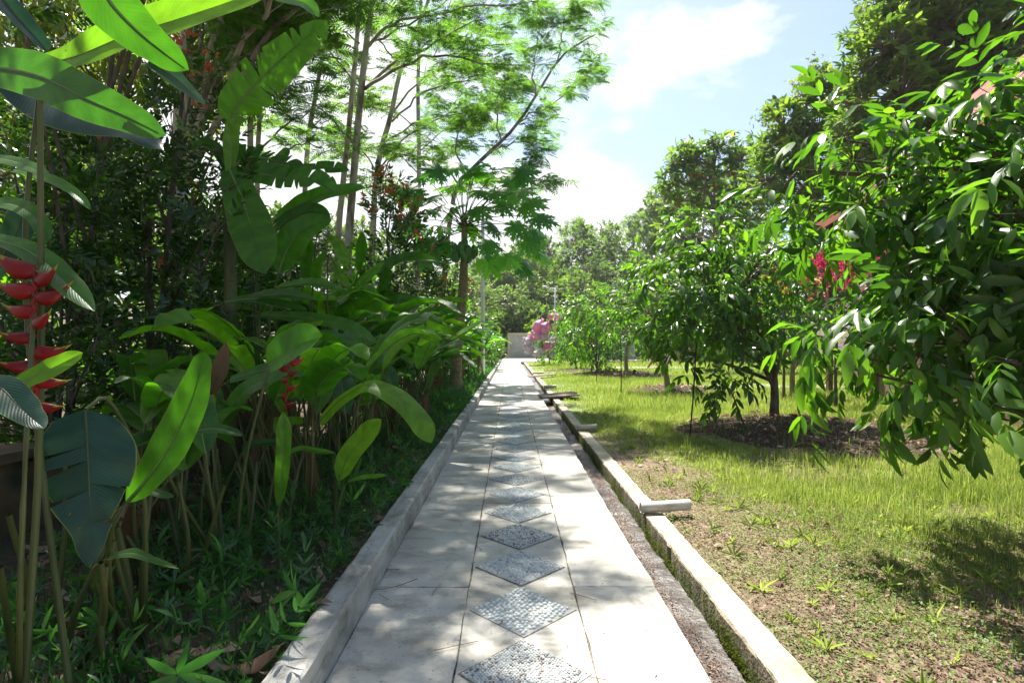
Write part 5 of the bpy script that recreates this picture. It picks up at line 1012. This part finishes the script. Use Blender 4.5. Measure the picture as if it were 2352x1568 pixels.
build_tree('fruit_tree', (3.75, 8.9, gz(3.75, 8.9)), [pc(1650, 885, 8.9, 45), pc(1610, 875, 8.9, 36), pc(1690, 870, 8.9, 34), pc(1640, 850, 9, 40)],
   T['pin'], M['broad'], M['bark'], 'small drooping sapling beside the dark trunk on the large mound', 'sapling', seed=52, size=.36, dens=14, trunk_r=.018, droop=1.0, upb=-.1, shell=.3)
build_tree('fruit_tree', (gx(1535, 17.4), 17.4, gz(4.9, 17.4)), [pc(1510, 650, 17.3, 55), pc(1460, 690, 17, 50), pc(1560, 690, 17.4, 50), pc(1500, 740, 17, 60), pc(1450, 760, 17, 35), pc(1560, 760, 17.4, 45), pc(1550, 800, 17.4, 30), pc(1490, 790, 17.2, 36), pc(1480, 620, 17.5, 36)],
   T['pin'], M['broad'], M['greybark'], 'fruit tree with a pale trunk flared at its foot, second from the front', 'fruit tree', seed=53, size=.40, dens=9, trunk_r=.10, droop=.5, upb=.15, shell=.4, lowcut=1.65)
build_tree('fruit_tree', (gx(1439, 26), 26, gz(5.4, 26)), [pc(1420, 690, 26, 40), pc(1450, 720, 26, 40), pc(1400, 740, 25.6, 36), pc(1470, 760, 26, 34), pc(1430, 770, 25.6, 34), pc(1490, 720, 26.5, 30)],
   T['pin'], M['broad'], M['greybark'], 'fruit tree with a thin crooked trunk, third from the front', 'fruit tree', seed=54, size=.42, dens=7, trunk_r=.10, droop=.4, upb=.15, shell=.4, lowcut=1.8)
build_tree('fruit_tree', (gx(1372, 27), 27, gz(3.95, 27)), [pc(1370, 700, 27, 40), pc(1340, 740, 27, 42), pc(1390, 750, 27, 46), pc(1360, 790, 27, 46), pc(1400, 810, 27, 36), pc(1330, 790, 27.5, 34), pc(1385, 835, 27, 28)],
   T['pin'], M['broad'], M['bark'], 'dense fruit tree whose leaves hang almost to the ground near the path', 'fruit tree', seed=55, size=.44, dens=7, trunk_r=.08, droop=.9, upb=0, shell=.4)
build_tree('fruit_tree', (gx(1325, 33), 33, gz(3.9, 33)), [pc(1320, 710, 33, 36), pc(1300, 745, 33, 34), pc(1335, 750, 33, 34), pc(1310, 785, 33, 36), pc(1340, 800, 33, 26), pc(1290, 800, 33, 22)],
   T['pin'], M['broad'], M['bark'], 'dark fruit tree between the netted bush and the dense hanging one', 'fruit tree', seed=56, size=.48, dens=6, trunk_r=.07, droop=.7, upb=0, shell=.4)
bt = build_tree('netted_bush', (gx(1262, 41), 41, gz(2.8, 41)), [pc(1265, 745, 41, 24), pc(1245, 770, 41, 26), pc(1275, 785, 41, 26), pc(1250, 800, 41, 24), pc(1280, 810, 41, 18), pc(1235, 795, 41, 18)],
   T['pin'], M['broad'], M['bark'], 'bushy fruit tree by the bend hung with pink and white net bags', 'fruit tree', seed=57, size=.55, dens=5, trunk_r=.06, droop=.5, upb=.1, shell=.4)
build_tree('fruit_tree', (gx(1820, 16), 16, gz(8, 16)), [pc(1800, 700, 16, 60), pc(1850, 730, 16, 60), pc(1870, 790, 16.5, 60), pc(1790, 780, 16, 50), pc(1830, 640, 16, 50)],
   T['pin'], M['broad'], M['greybark'], 'fruit tree behind the large mound tree, right of its trunk', 'fruit tree', seed=58, size=.42, dens=6, trunk_r=.09, droop=.4, upb=.15, shell=.4)
# foreground fruit tree entering from the right
FY = [((3.7, 3.3, 2.1), .8), ((3.5, 3.0, 1.3), .5), ((4.0, 4.2, 2.9), .9), ((3.2, 4.1, 1.5), .5), ((3.5, 4.9, 2.3), .7), ((3.4, 4.6, 1.5), .5), pc(1835, 390, 5.0, 60), pc(1800, 455, 5.0, 48), pc(1930, 320, 5.0, 55), pc(2350, 380, 4.4, 150), pc(2260, 470, 4.5, 150), pc(2120, 500, 4.8, 120), pc(2250, 620, 4.3, 140), pc(2300, 780, 3.9, 140), pc(2150, 760, 4.1, 110), pc(1890, 400, 4.9, 85), pc(1960, 370, 4.7, 95), pc(2040, 400, 4.5, 110), pc(2120, 440, 4.3, 120), pc(1860, 470, 4.7, 70), pc(1950, 480, 4.4, 80), pc(2230, 380, 4.2, 130), pc(2330, 260, 4.2, 120), pc(2200, 520, 4.0, 130), pc(2330, 480, 3.8, 160), pc(2060, 520, 4.2, 70),
      pc(2080, 640, 4.0, 75), pc(2180, 640, 3.9, 120), pc(2330, 660, 3.6, 150), pc(1930, 740, 4.1, 80), pc(1890, 800, 4.1, 50), pc(2010, 790, 3.9, 110), pc(2120, 800, 3.7, 120), pc(2240, 800, 3.5, 130), pc(2350, 840, 3.2, 120), pc(1930, 840, 4.0, 60), pc(2060, 870, 3.8, 70), pc(2180, 890, 3.6, 70), pc(2290, 930, 3.3, 70), pc(2480, 420, 3.8, 240), pc(2500, 760, 3.4, 240), pc(2420, 120, 4.2, 150), pc(2600, 600, 3.6, 300), pc(2260, 250, 4.3, 70), pc(2190, 300, 4.3, 60), pc(2000, 330, 4.7, 60), pc(2130, 600, 4.3, 90), pc(2260, 560, 4.1, 120), pc(2050, 470, 4.8, 90), pc(2180, 420, 4.8, 120), pc(2280, 700, 3.9, 130)]
build_tree('fruit_tree', (4.35, 3.8, gz(4.35, 3.8)), FY, T['pinlong'] + T['pin'], M['broad'], M['bark'], 'big foreground fruit tree whose drooping branches fill the right side', 'fruit tree', seed=59, size=.36, dens=12, trunk_r=.11, droop=.8, upb=.05, shell=.3,
   trunk_pts=[(4.35, 3.8, -.1), (4.3, 3.8, .5), (4.25, 3.8, 1.1), (4.3, 3.8, 1.9), (4.4, 3.9, 3.0)], twig=.2, limb_r=.02)
build_tree('flowering_shrub', (gx(1920, 12.6), 12.6, gz(7, 12.6)), [pc(1900, 640, 12.4, 55), pc(1950, 625, 12.6, 50), pc(1860, 650, 12.4, 30), pc(1990, 615, 12.8, 36), pc(2040, 600, 12.8, 36)],
   T['shoot'], M['magenta'], M['bark'], 'magenta leaved shrub glowing between the two big fruit trees', 'shrub', seed=60, size=.26, dens=26, trunk_r=.04, upb=.8, shell=.3)
build_tree('flowering_shrub', (gx(1800, 14.5), 14.5, gz(7, 14.5)), [pc(1790, 650, 14.4, 30), pc(1815, 640, 14.4, 26), pc(1780, 680, 14.4, 24), pc(1830, 660, 14.5, 24)],
   T['shoot'], M['redtip'], M['bark'], 'orange red shrub showing through the crown right of the mound tree', 'shrub', seed=61, size=.3, dens=14, trunk_r=.04, upb=.8, shell=.3)

# ------------------------------------------------------------------ tall trees and forest behind
build_tree('tall_tree', (15.5, 21, gz(15.5, 21)), [pc(2050, 120, 20, 105), pc(2160, 60, 20, 140), pc(2070, 230, 20, 110), pc(2200, 190, 20, 130), pc(2290, 80, 20, 150), pc(2030, 330, 20, 90), pc(2150, 320, 20, 120), pc(2280, 260, 20, 130), pc(2380, 160, 21, 150), pc(2120, -40, 20, 120), pc(1985, 160, 20.5, 55), pc(2260, -60, 21, 140), pc(1990, 80, 20.5, 50), pc(1960, 250, 20.5, 70), pc(2020, 20, 20.5, 60), pc(2080, 400, 20, 100), pc(1980, 330, 21, 80), pc(2200, 420, 21, 120), pc(2330, 330, 20, 120)],
   T['whorl'], M['teak'], M['greybark'], 'tallest broad leaved tree filling the upper right corner', 'tree', seed=71, size=.42, dens=5.5, trunk_r=.25, upb=.3, shell=.45, bark_n=9)
build_tree('tall_tree', (gx(1860, 25), 25, gz(13, 25)), [pc(1850, 230, 25, 55), pc(1890, 200, 25, 40), pc(1800, 290, 25, 60), pc(1880, 300, 25, 80), pc(1820, 370, 25, 80), pc(1930, 360, 25, 80), pc(1930, 260, 25.5, 60), pc(1770, 340, 25, 42), pc(1900, 190, 25, 40), pc(1760, 420, 25, 60), pc(1860, 440, 25, 90), pc(1950, 450, 25, 90), pc(1960, 200, 25.5, 50)],
   T['whorl'], [M['teak'], M['bamboo']], M['greybark'], 'tall tree with pale seed sprays on top, left of the tallest one', 'tree', seed=72, size=.42, dens=5.5, trunk_r=.22, upb=.4, shell=.45,
   extra=lambda fo, wood, r: [scatter(fo, T['far'], at(px, py, 24.8) + r.normal(size=(26, 3)) * .22, r.normal(size=(26, 3)), r.normal(size=(26, 3)), r.uniform(.08, .16, 26), r, 1) for (px, py) in [(1880, 145), (1895, 160), (1850, 190), (1830, 200), (1790, 245), (1765, 265), (1780, 290), (1750, 270), (1830, 240), (1920, 190), (1860, 175)]])
build_tree('tall_tree', (gx(1650, 34), 34, gz(13, 34)), [pc(1600, 370, 34, 50), pc(1650, 345, 34, 45), pc(1700, 370, 34, 45), pc(1560, 420, 34, 46), pc(1620, 430, 34, 56), pc(1690, 440, 34, 56), pc(1740, 420, 34, 50), pc(1570, 360, 34, 30), pc(1660, 500, 34, 50), pc(1590, 490, 34, 44), pc(1640, 320, 34, 30), pc(1580, 350, 34, 34), pc(1540, 380, 34, 30), pc(1530, 450, 34, 40), pc(1730, 350, 34, 40), pc(1750, 480, 34, 50), pc(1700, 520, 34, 50), pc(1540, 520, 34, 40)],
   T['whorl'], [M['teak'], M['redtip']], M['greybark'], 'tree dotted with a few orange blossoms above the rounded fruit tree', 'tree', seed=73, size=.46, dens=4, trunk_r=.2, upb=.3, shell=.4,
   extra=lambda fo, wood, r: [scatter(fo, T['far'], at(px, py, 33) + r.normal(size=(6, 3)) * .12, r.normal(size=(6, 3)), r.normal(size=(6, 3)), r.uniform(.1, .2, 6), r, 1) for (px, py) in [(1590, 405), (1605, 405), (1640, 425), (1560, 470), (1680, 395)]])
# forest archetypes
def archt(name, seed, H, cl, tm, mat, bark, size, dens, tr=.16, **k):
    return build_tree(name, (0, 0, 0), [((x, y, z), q) for x, y, z, q in cl], T[tm], M[mat], M[bark], '-', 'tree', seed=seed, size=size, dens=dens, trunk_r=tr, **k)
def rc(seed, n, H, sp, rad):
    r = np.random.default_rng(seed); o = []
    for i in range(n): h = H * (.42 + .56 * (i + .5) / n); w_ = sp * math.sin(math.pi * min(1, .25 + .75 * (i + .5) / n)) + .2; a = i * 2.4 + r.random(); o.append((w_ * math.cos(a), w_ * math.sin(a), h, rad * r.uniform(.7, 1.2)))
    return o
FA = [archt('forest_tree', 81, 10, rc(1, 10, 10, 2.0, 1.5), 'far', 'far', 'greybark', .42, 3.0), archt('forest_tree', 82, 12, rc(2, 11, 12, 2.4, 1.5), 'far', 'far', 'greybark', .46, 2.6),
      archt('forest_tree', 83, 8, rc(3, 9, 8, 2.2, 1.7), 'farpin', 'teak', 'bark', .6, 2.6), archt('forest_tree', 84, 13, rc(4, 9, 13, 2.8, 1.3), 'frondfar', 'silkfar', 'silkbark', .8, 3.2, flat=.45, radial=True),
      archt('forest_tree', 85, 5, [(x, y, z * .75 + .2, q) for x, y, z, q in rc(5, 8, 5, 1.8, 1.5)], 'far', 'teak', 'bark', .40, 3.4)]
# placed by distance; tops follow the skyline of the wood
FS = []
rows = [(66.5, 4, [1105, 1150, 1185, 1215, 1250, 1290, 1335, 1375, 1420, 1470, 1530], 705), (72, 2, [1090, 1130, 1175, 1225, 1270, 1320, 1370, 1415, 1460, 1510, 1570], 640),
        (79, 0, [1110, 1160, 1215, 1265, 1310, 1365, 1410, 1465, 1520, 1590, 1650], 590), (88, 1, [1080, 1140, 1200, 1250, 1340, 1400, 1450, 1500, 1550, 1610, 1680], 540), (98, 3, [1230, 1310, 1325, 1395, 1470, 1500, 1545], 500)]
r = np.random.default_rng(8)
sky_y = lambda px: np.interp(px, [1000, 1180, 1240, 1290, 1330, 1400, 1450, 1500, 1540, 1600, 1700], [560, 545, 520, 495, 490, 500, 470, 430, 390, 350, 330])
Hs = [10.8, 12.8, 9.2, 13.6, 5.6]
for ri, (Y_, k0, pxs, ty) in enumerate(rows):
    for q, px in enumerate(pxs):
        k = k0 if q % 3 else (k0 + 1 + q) % 5
        if ri == 0: k = 4 if q % 3 else 2
        y = Y_ + r.uniform(-2.5, 2.5) + (3 if ri == 0 else 0); x = gx(px, y); g0 = float(gz(x, y)) - .1
        t_y = max(ty + r.uniform(-22, 22), sky_y(px) + (5 if ri == 4 else r.uniform(0, 20))) if ri < 3 else sky_y(px) + r.uniform(-6, 26)
        ztop = CH + (793 - t_y) / FP * y; FS.append((k, x, y, g0, (ztop - g0) / Hs[k], px, ri))
# woods closing the right and the left behind
for (px, Y_, ty, k) in [(1760, 42, 560, 2), (1830, 44, 520, 0), (1900, 40, 480, 1), (1990, 38, 470, 2), (2090, 36, 450, 0), (2200, 34, 430, 1), (2320, 32, 400, 0), (1690, 50, 570, 0), (1620, 52, 600, 2), (2420, 30, 380, 1), (1740, 48, 480, 1), (2040, 44, 380, 1), (1560, 60, 560, 1),
                        (1040, 60, 600, 0), (980, 52, 560, 1), (900, 46, 520, 0), (820, 44, 500, 1), (740, 42, 480, 0), (650, 40, 470, 1), (560, 40, 450, 0), (450, 36, 420, 1), (1060, 48, 620, 2), (940, 40, 600, 2), (330, 30, 330, 0), (180, 26, 250, 1), (40, 24, 150, 0), (240, 18, 200, 1), (90, 17, 100, 3)]:
    x = gx(px, Y_); g0 = float(gz(x, Y_)) if x > 0 else 0.; ztop = CH + (793 - ty) / FP * Y_; FS.append((k, x, Y_, g0, (ztop - g0) / Hs[k], px, 9))
kindw = ['rounded grey green', 'tall loose', 'dense glossy', 'feathery pale green', 'low dark']
used = set(); seen = {}
for (k, x, y, g0, s_, px, ri) in sorted(FS, key=lambda f: f[2]):
    o = FA[k] if k not in used else copy_tree(FA[k]); used.add(k)
    o.location = (x, y, g0); o.rotation_euler = (0, 0, r.random() * 6.28); sx_ = max(.75, min(1.35, s_)); o.scale = (sx_, sx_, s_)
    if px < 1075: wh = 'seen between the silk trees left of the papaya'; gp = 'trees behind the planting bed'
    elif ri == 9: wh = 'behind the orchard on the right'; gp = 'trees closing the lawn on the right'
    else:
        wh = {0: 'at the front edge of the wood behind the end wall', 1: 'in the second row of the wood behind the end wall', 2: 'halfway up the wooded slope', 3: 'on the upper wooded slope', 4: 'on the skyline of the wooded slope'}[ri]; gp = wh.replace('in the', 'trees in the').replace('at the', 'trees at the').replace('on the', 'trees on the').replace('halfway', 'trees halfway')
    o['label'] = kindw[k] + ' tree ' + wh; o['group'] = kindw[k] + ' ' + gp.replace('trees ', 'trees ', 1)
for k in range(5):
    if k not in used: raise RuntimeError('unused forest tree %d' % k)

# ------------------------------------------------------------------ made things
def simple(name, loc, label, cat, parts, group=None, smooth=False):
    root = thing(name, loc, label, cat, group)
    for (pn, fn, mat) in parts: mb = MB(); fn(mb); mb.build(pn, M[mat], root, smooth)
    return root
# drain pipes (open tubes with a wall thickness)
def pipe(y, x0, x1, rad, z, lab, tilt=0):
    n = 28; mb = MB(); a = np.arange(n) * 2 * math.pi / n
    def ring(x, q, zz): return np.c_[np.full(n, x), y + tilt * (x - x0) + np.cos(a) * q, zz + np.sin(a) * q]
    V = np.vstack([ring(x1, rad, z + .02), ring(x0, rad, z), ring(x0, rad * .90, z), ring(x0 + .25, rad * .90, z)]); j = np.arange(n); j2 = (j + 1) % n
    F = np.vstack([np.stack([k * n + j, k * n + j2, (k + 1) * n + j2, (k + 1) * n + j], -1) for k in range(3)]); mb.add(V, [F]); o = mb.build('drain_pipe', M['pvc']); tag(o, lab, 'pipe', 'drain pipes ending over the gutter')
pipe(4.69, 1.085, 1.50, .045, .05, 'stained white drain pipe nearest the camera, its open end over the gutter', .03)
pipe(9.25, 1.10, 1.42, .045, .045, 'white drain pipe beside the lawn, next behind the nearest pipe', .02)
pipe(18.3, 1.10, 1.5, .05, .05, 'small pale pipe end just behind the near plank bridge')
pipe(27.5, 1.10, 1.65, .05, .05, 'farthest pale pipe end beyond the far plank bridge')
# plank bridges
def bridge(y, boards, x1, lab, rz, dz=.03):
    root = thing('plank_bridge', (1.3, y, 0), lab, 'plank bridge', 'plank bridges across the gutter'); yy = y
    for (wd, ln) in boards:
        mb = MB(); a = np.array([.80, yy + wd / 2, dz]); b = np.array([x1 + ln, yy + wd / 2 + rz * (x1 - .8), dz + .06]); beam(mb, a, b, wd - .012, .035); mb.build('board', M['plank'], root, False); yy += wd
bridge(14.6, [(.36, .02), (.34, -.05), (.34, .03)], 1.78, 'near plank bridge of weathered boards across the gutter', .25)
bridge(24.2, [(.3, 0), (.28, .04)], 1.95, 'far plank bridge of dark boards across the gutter', .6, .05)
# stakes
for i, (p0, p1, q, lab) in enumerate([(at(1583, 997, 8.6), at(1601, 760, 8.7), .012, 'black leaning stake pushed into the left edge of the large mound'), (at(1426.5, 906, 16.0), at(1425.6, 770, 16), .014, 'thin dark stake standing in the grass before the pale flared trunk'),
      (at(1369.6, 880, 20.6), at(1369.6, 790, 20.6), .014, 'thin dark stake in front of the dense hanging fruit tree'), (at(1290, 842, 37), at(1290, 795, 37), .02, 'short dark stake right of the netted bush')]):
    mb = MB(); p0[2] = float(gz(p0[0], p0[1])) - .1; tube(mb, catmull([p0, (p0 + p1) / 2 + [.01, 0, 0], p1], 6), q, 8, cap=True); o = mb.build('garden_stake', M['dark']); tag(o, lab, 'stake', 'stakes on the lawn')
# garden spotlight
c = at(1457, 852, 25); c[2] = .0
simple('garden_spotlight', (c[0], c[1], 0), 'small black spotlight on a spike beside the crooked trunk', 'spotlight', [('spike', lambda mb: tube(mb, [c, c + [0, 0, .2]], .012, 6), 'dark'), ('lamp_head', lambda mb: (tube(mb, [c + [-.02, .02, .2], c + [-.02, -.14, .27]], [.05, .075], 12, cap=True)), 'dark')])
# trestle table
tx, ty = gx(1504, 35), 35.0; Lh = .74
simple('trestle_table', (tx, ty, 0), 'red stained wooden table on crossed legs standing on the far lawn', 'table', [
  ('tabletop', lambda mb: [box(mb, (tx - Lh, ty - .42 + .17 * k, 1.10), (tx + Lh, ty - .265 + .17 * k, 1.15)) for k in range(5)], 'redwood'),
  ('leg', lambda mb: [beam(mb, (tx - .5, ty - .3, 0), (tx + .3, ty - .3, 1.1), .06, .10, (0, 1, 0)), beam(mb, (tx - .52, ty - .1, 0), (tx + .28, ty - .1, 1.1), .06, .10, (0, 1, 0))], 'redwood'),
  ('leg', lambda mb: [beam(mb, (tx + .5, ty - .37, 0), (tx - .3, ty - .37, 1.1), .06, .10, (0, 1, 0))], 'redwood'),
  ('leg', lambda mb: [beam(mb, (tx - .35, ty + .3, 0), (tx + .55, ty + .3, 1.1), .06, .10, (0, 1, 0)), beam(mb, (tx + .35, ty + .23, 0), (tx - .45, ty + .23, 1.1), .06, .10, (0, 1, 0))], 'redwood'),
  ('stretcher', lambda mb: beam(mb, (tx - .05, ty - .33, .55), (tx + .05, ty + .27, .55), .05, .08), 'redwood')])
# end wall
wy = 63.0
simple('garden_wall', (2, wy, 0), 'pale rendered end wall with a cream coping where the path bends', 'wall', [
  ('wall_face', lambda mb: box(mb, (-.02, wy, -.5), (14, wy + .2, 2.55)), 'wallp'), ('coping', lambda mb: box(mb, (-.3, wy - .08, 2.553), (14.05, wy + .28, 2.80)), 'coping'), ('pillar', lambda mb: box(mb, (-.3, wy - .06, -.5), (-.025, wy + .24, 2.55)), 'coping')])
# tan wall and rail in the shade on the left
simple('garden_wall', (-3.4, 4, 0), 'low tan wall in deep shade behind the heliconia stalks', 'wall', [('wall_face', lambda mb: box(mb, (-3.55, 1.0, -.1), (-3.35, 8.5, .62)), 'tanwall'), ('coping', lambda mb: box(mb, (-3.6, .98, .623), (-3.3, 8.52, .69)), 'tanwall')])
p1 = at(85, 478, 5.6); p2 = at(335, 492, 5.9)
simple('wooden_rail', (p1[0], p1[1], .1), 'rough wooden rail running through the dark hedge', 'rail', [('rail', lambda mb: tube(mb, catmull([p1, (p1 + p2) / 2 + [0, 0, .01], p2], 8), .026, 8, cap=True), 'bark'),
  ('post', lambda mb: tube(mb, [[p1[0] - .0, p1[1] + .06, 0], [p1[0], p1[1] + .06, p1[2] - .03]], .022, 8), 'bark'), ('post', lambda mb: tube(mb, [[p2[0], p2[1] + .06, 0], [p2[0], p2[1] + .06, p2[2] - .03]], .022, 8), 'bark')])
# poles
mb = MB(); p = at(1109, 700, 22); tube(mb, [[p[0], 22, 0], [p[0], 22, 3], [p[0], 22, CH + (793 - 470) / FP * 22]], [.085, .078, .065], 14, cap=True); tag(mb.build('utility_pole', M['whitepaint']), 'slim pale utility pole behind the papaya', 'pole')
lp = at(1275, 700, 55); q = lp.copy(); zt = CH + 133 / FP * 55
simple('lamp_post', (q[0], 55, 0), 'thin white lamp post with side arms in front of the wood', 'lamp post', [('post', lambda mb: tube(mb, [[q[0], 55, 0], [q[0], 55, zt]], [.09, .06], 10, cap=True), 'whitepaint'),
  ('arm', lambda mb: tube(mb, [[q[0], 55, zt - .5], [q[0] - .95, 54.6, zt + .05]], .04, 6, cap=True), 'whitepaint'), ('arm', lambda mb: tube(mb, [[q[0] - .5, 54.9, zt - .05], [q[0] + .75, 55.1, zt - .15]], .035, 6, cap=True), 'whitepaint'),
  ('lamp_head', lambda mb: blob(mb, np.array([q[0] - 1.05, 54.5, zt + .05]), (.28, .14, .08), rng), 'whitepaint'), ('lamp_head', lambda mb: blob(mb, np.array([q[0] + .3, 54.9, zt - 2.6]), (.3, .12, .08), rng), 'whitepaint')], smooth=True)
# reed screen at the back of the lawn
simple('reed_fence', (16, 46, 0), 'low reed screen at the back of the lawn behind the mound tree', 'fence', [('reed_panel', lambda mb: [box(mb, (x, 46 + .02 * math.sin(x * 40), -.1), (x + .05, 46.05 + .02 * math.sin(x * 40), 1.15 + .08 * math.sin(x * 17))) for x in np.arange(13.6, 24, .056)], 'reed'),
  ('post', lambda mb: box(mb, (13.5, 45.9, -.1), (13.6, 46.1, 1.35)), 'wood'), ('post', lambda mb: box(mb, (17.5, 45.85, -.1), (17.62, 45.97, 1.35)), 'wood'), ('post', lambda mb: box(mb, (21.5, 45.85, -.1), (21.62, 45.97, 1.35)), 'wood')])
# net bags tied over the fruit of the bush by the bend
r = np.random.default_rng(77)
BG = [(1238, 748, 1.5, 'p', 'long pink net bag slanting at the upper left of the netted bush'), (1252, 752, 1.3, 'p', 'pink net bag touching the long slanting one'), (1270, 751, .7, 'p', 'small pink net bag right of the two slanting ones'), (1281, 729, .9, 'p', 'topmost pink net bag on the right of the bush'), (1267, 727, .75, 'p', 'small pink net bag beside the topmost one'),
      (1229, 770, 1.1, 'p', 'pink net bag halfway up the left side of the bush'), (1219, 776, .9, 'p', 'pink net bag just left of the halfway one'), (1210, 784, 1.0, 'w', 'whitish net bag at the far left of the bush'), (1248, 773, 1.0, 'w', 'white net bag in the middle of the bush'), (1272, 780, .9, 'w', 'white net bag right of the middle of the bush'),
      (1259, 795, 1.15, 'p', 'bright pink net bag low in the middle of the bush'), (1213, 799, 1.2, 'w', 'large white net bag at the lower left of the bush'), (1248, 805, .95, 'w', 'greyish white net bag left of the low bright pink one'), (1232, 812, .7, 'w', 'small white net bag lowest on the left of the bush'), (1270, 815, .9, 'w', 'white net bag lowest on the right of the bush')]
for (px, py, s_, kd, lab) in BG:
    c = at(px, py, 40.2 + r.uniform(-.3, .2)); mb = MB(); up = unit(np.array([.5 if s_ > 1.2 else r.normal() * .3, 0, 1]));
    nu, nv = 18, 14; th = np.linspace(0, 1, nv); prof = np.interp(th, [0, .05, .3, .6, .85, .92, 1], [.02, .45, 1, .95, .35, .12, .3]); a = np.arange(nu) * 2 * math.pi / nu; rad = .32 * s_ ** .5; hgt = .6 * s_
    A = unit(np.cross(up, [0, 1, 0])); B = np.cross(up, A); V = []
    for i in range(nv):
        q_ = rad * prof[i] * (1 + .16 * np.sin(5 * a + i * .8) + .08 * np.sin(9 * a - i)); V.append(c + up * hgt * (th[i] - .5) * 1.3 + np.cos(a)[:, None] * A * q_[:, None] + np.sin(a)[:, None] * B * q_[:, None])
    i = np.arange(nv - 1)[:, None] * nu; j = np.arange(nu)[None]; mb.add(np.vstack(V), [np.stack([i + j, i + (j + 1) % nu, i + nu + (j + 1) % nu, i + nu + j], -1).reshape(-1, 4)], 0, r.random())
    tag(mb.build('net_bag', M['bag_pink' if kd == 'p' else 'bag_white']), lab, 'net bag', 'net bags hung on the bush by the bend')
# house behind the right-hand tree
e0 = np.array([7.35, 7.0, 5.2]); e1 = np.array([9.6, 17.6, 5.2]); du = unit(e1 - e0); ou = np.array([du[1], -du[0], 0])
def roofm(mb):
    P = [e0, e1, e1 + ou * 4.6 + [0, 0, 4.0], e0 + ou * 4.6 + [0, 0, 4.0]]; V = np.array(P + [p - [0, 0, .12] for p in P]); L_ = np.linalg.norm(e1 - e0); uv = [(0, 0), (L_, 0), (L_, 6.1), (0, 6.1)] * 2
    mb.add(V, [np.array([[0, 1, 2, 3], [7, 6, 5, 4], [0, 4, 5, 1], [1, 5, 6, 2], [3, 7, 4, 0]])], 0, .5, uv)
    P = [e1 + ou * 9.2, e0 + ou * 9.2, e0 + ou * 4.6 + [0, 0, 4.0], e1 + ou * 4.6 + [0, 0, 4.0]]; V = np.array(P + [p - [0, 0, .12] for p in P]); mb.add(V + [0, 0, .003], [np.array([[0, 1, 2, 3], [7, 6, 5, 4], [0, 4, 5, 1], [1, 5, 6, 2]])], 0, .5, uv)
def wallm(mb):
    a = e0 + ou * .9 + du * .5; b = e1 + ou * .9 - du * .5; c = b + ou * 7.4; d = a + ou * 7.4; V = []
    for p in (a, b, c, d): V += [[p[0], p[1], -.2], [p[0], p[1], 5.35]]
    mb.add(np.array(V), [np.array([[0, 2, 3, 1], [2, 4, 5, 3], [4, 6, 7, 5], [6, 0, 1, 7]])])
hs = simple('house', (e0[0], e0[1], 0), 'house with a red tiled roof half hidden behind the foreground tree', 'house', [('wall', wallm, 'hcream'), ('roof', roofm, 'tiles'),
  ('fascia', lambda mb: beam(mb, e0 - ou * .03 + [0, 0, -.14], e1 - ou * .03 + [0, 0, -.14], .04, .26), 'fascia')] + [('post', (lambda k: lambda mb: box(mb, e0 + du * k + ou * .15 - [.07, .07, 5.3], e0 + du * k + ou * .15 + [.07, .07, -.15]))(k), 'bark') for k in (.6, 3.8, 7.0, 10.2)]
  + [('window', (lambda k: lambda mb: box(mb, e0 + du * k + ou * .86 - [.03, .6, 4.1], e0 + du * k + ou * .86 + [.03, .6, -2.6]))(k), 'dark') for k in (3, 6, 9)])

# ------------------------------------------------------------------ thin tropical haze
mb = MB(); box(mb, (-130, -12, -1.6), (130, 150, 34)); hz = mb.build('haze', [], None, False)
m = bpy.data.materials.new('haze'); m.use_nodes = True; t = m.node_tree; t.nodes.clear()
pv = nd(t, 'ShaderNodeVolumePrincipled'); pv.inputs['Color'].default_value = (.9, .94, 1, 1); pv.inputs['Density'].default_value = .0003; pv.inputs['Anisotropy'].default_value = .3
o = nd(t, 'ShaderNodeOutputMaterial'); lk(t, pv.outputs[0], o.inputs['Volume']); hz.data.materials.append(m)
stuff(hz, 'thin pale haze lying over the whole garden and the wood', 'haze')
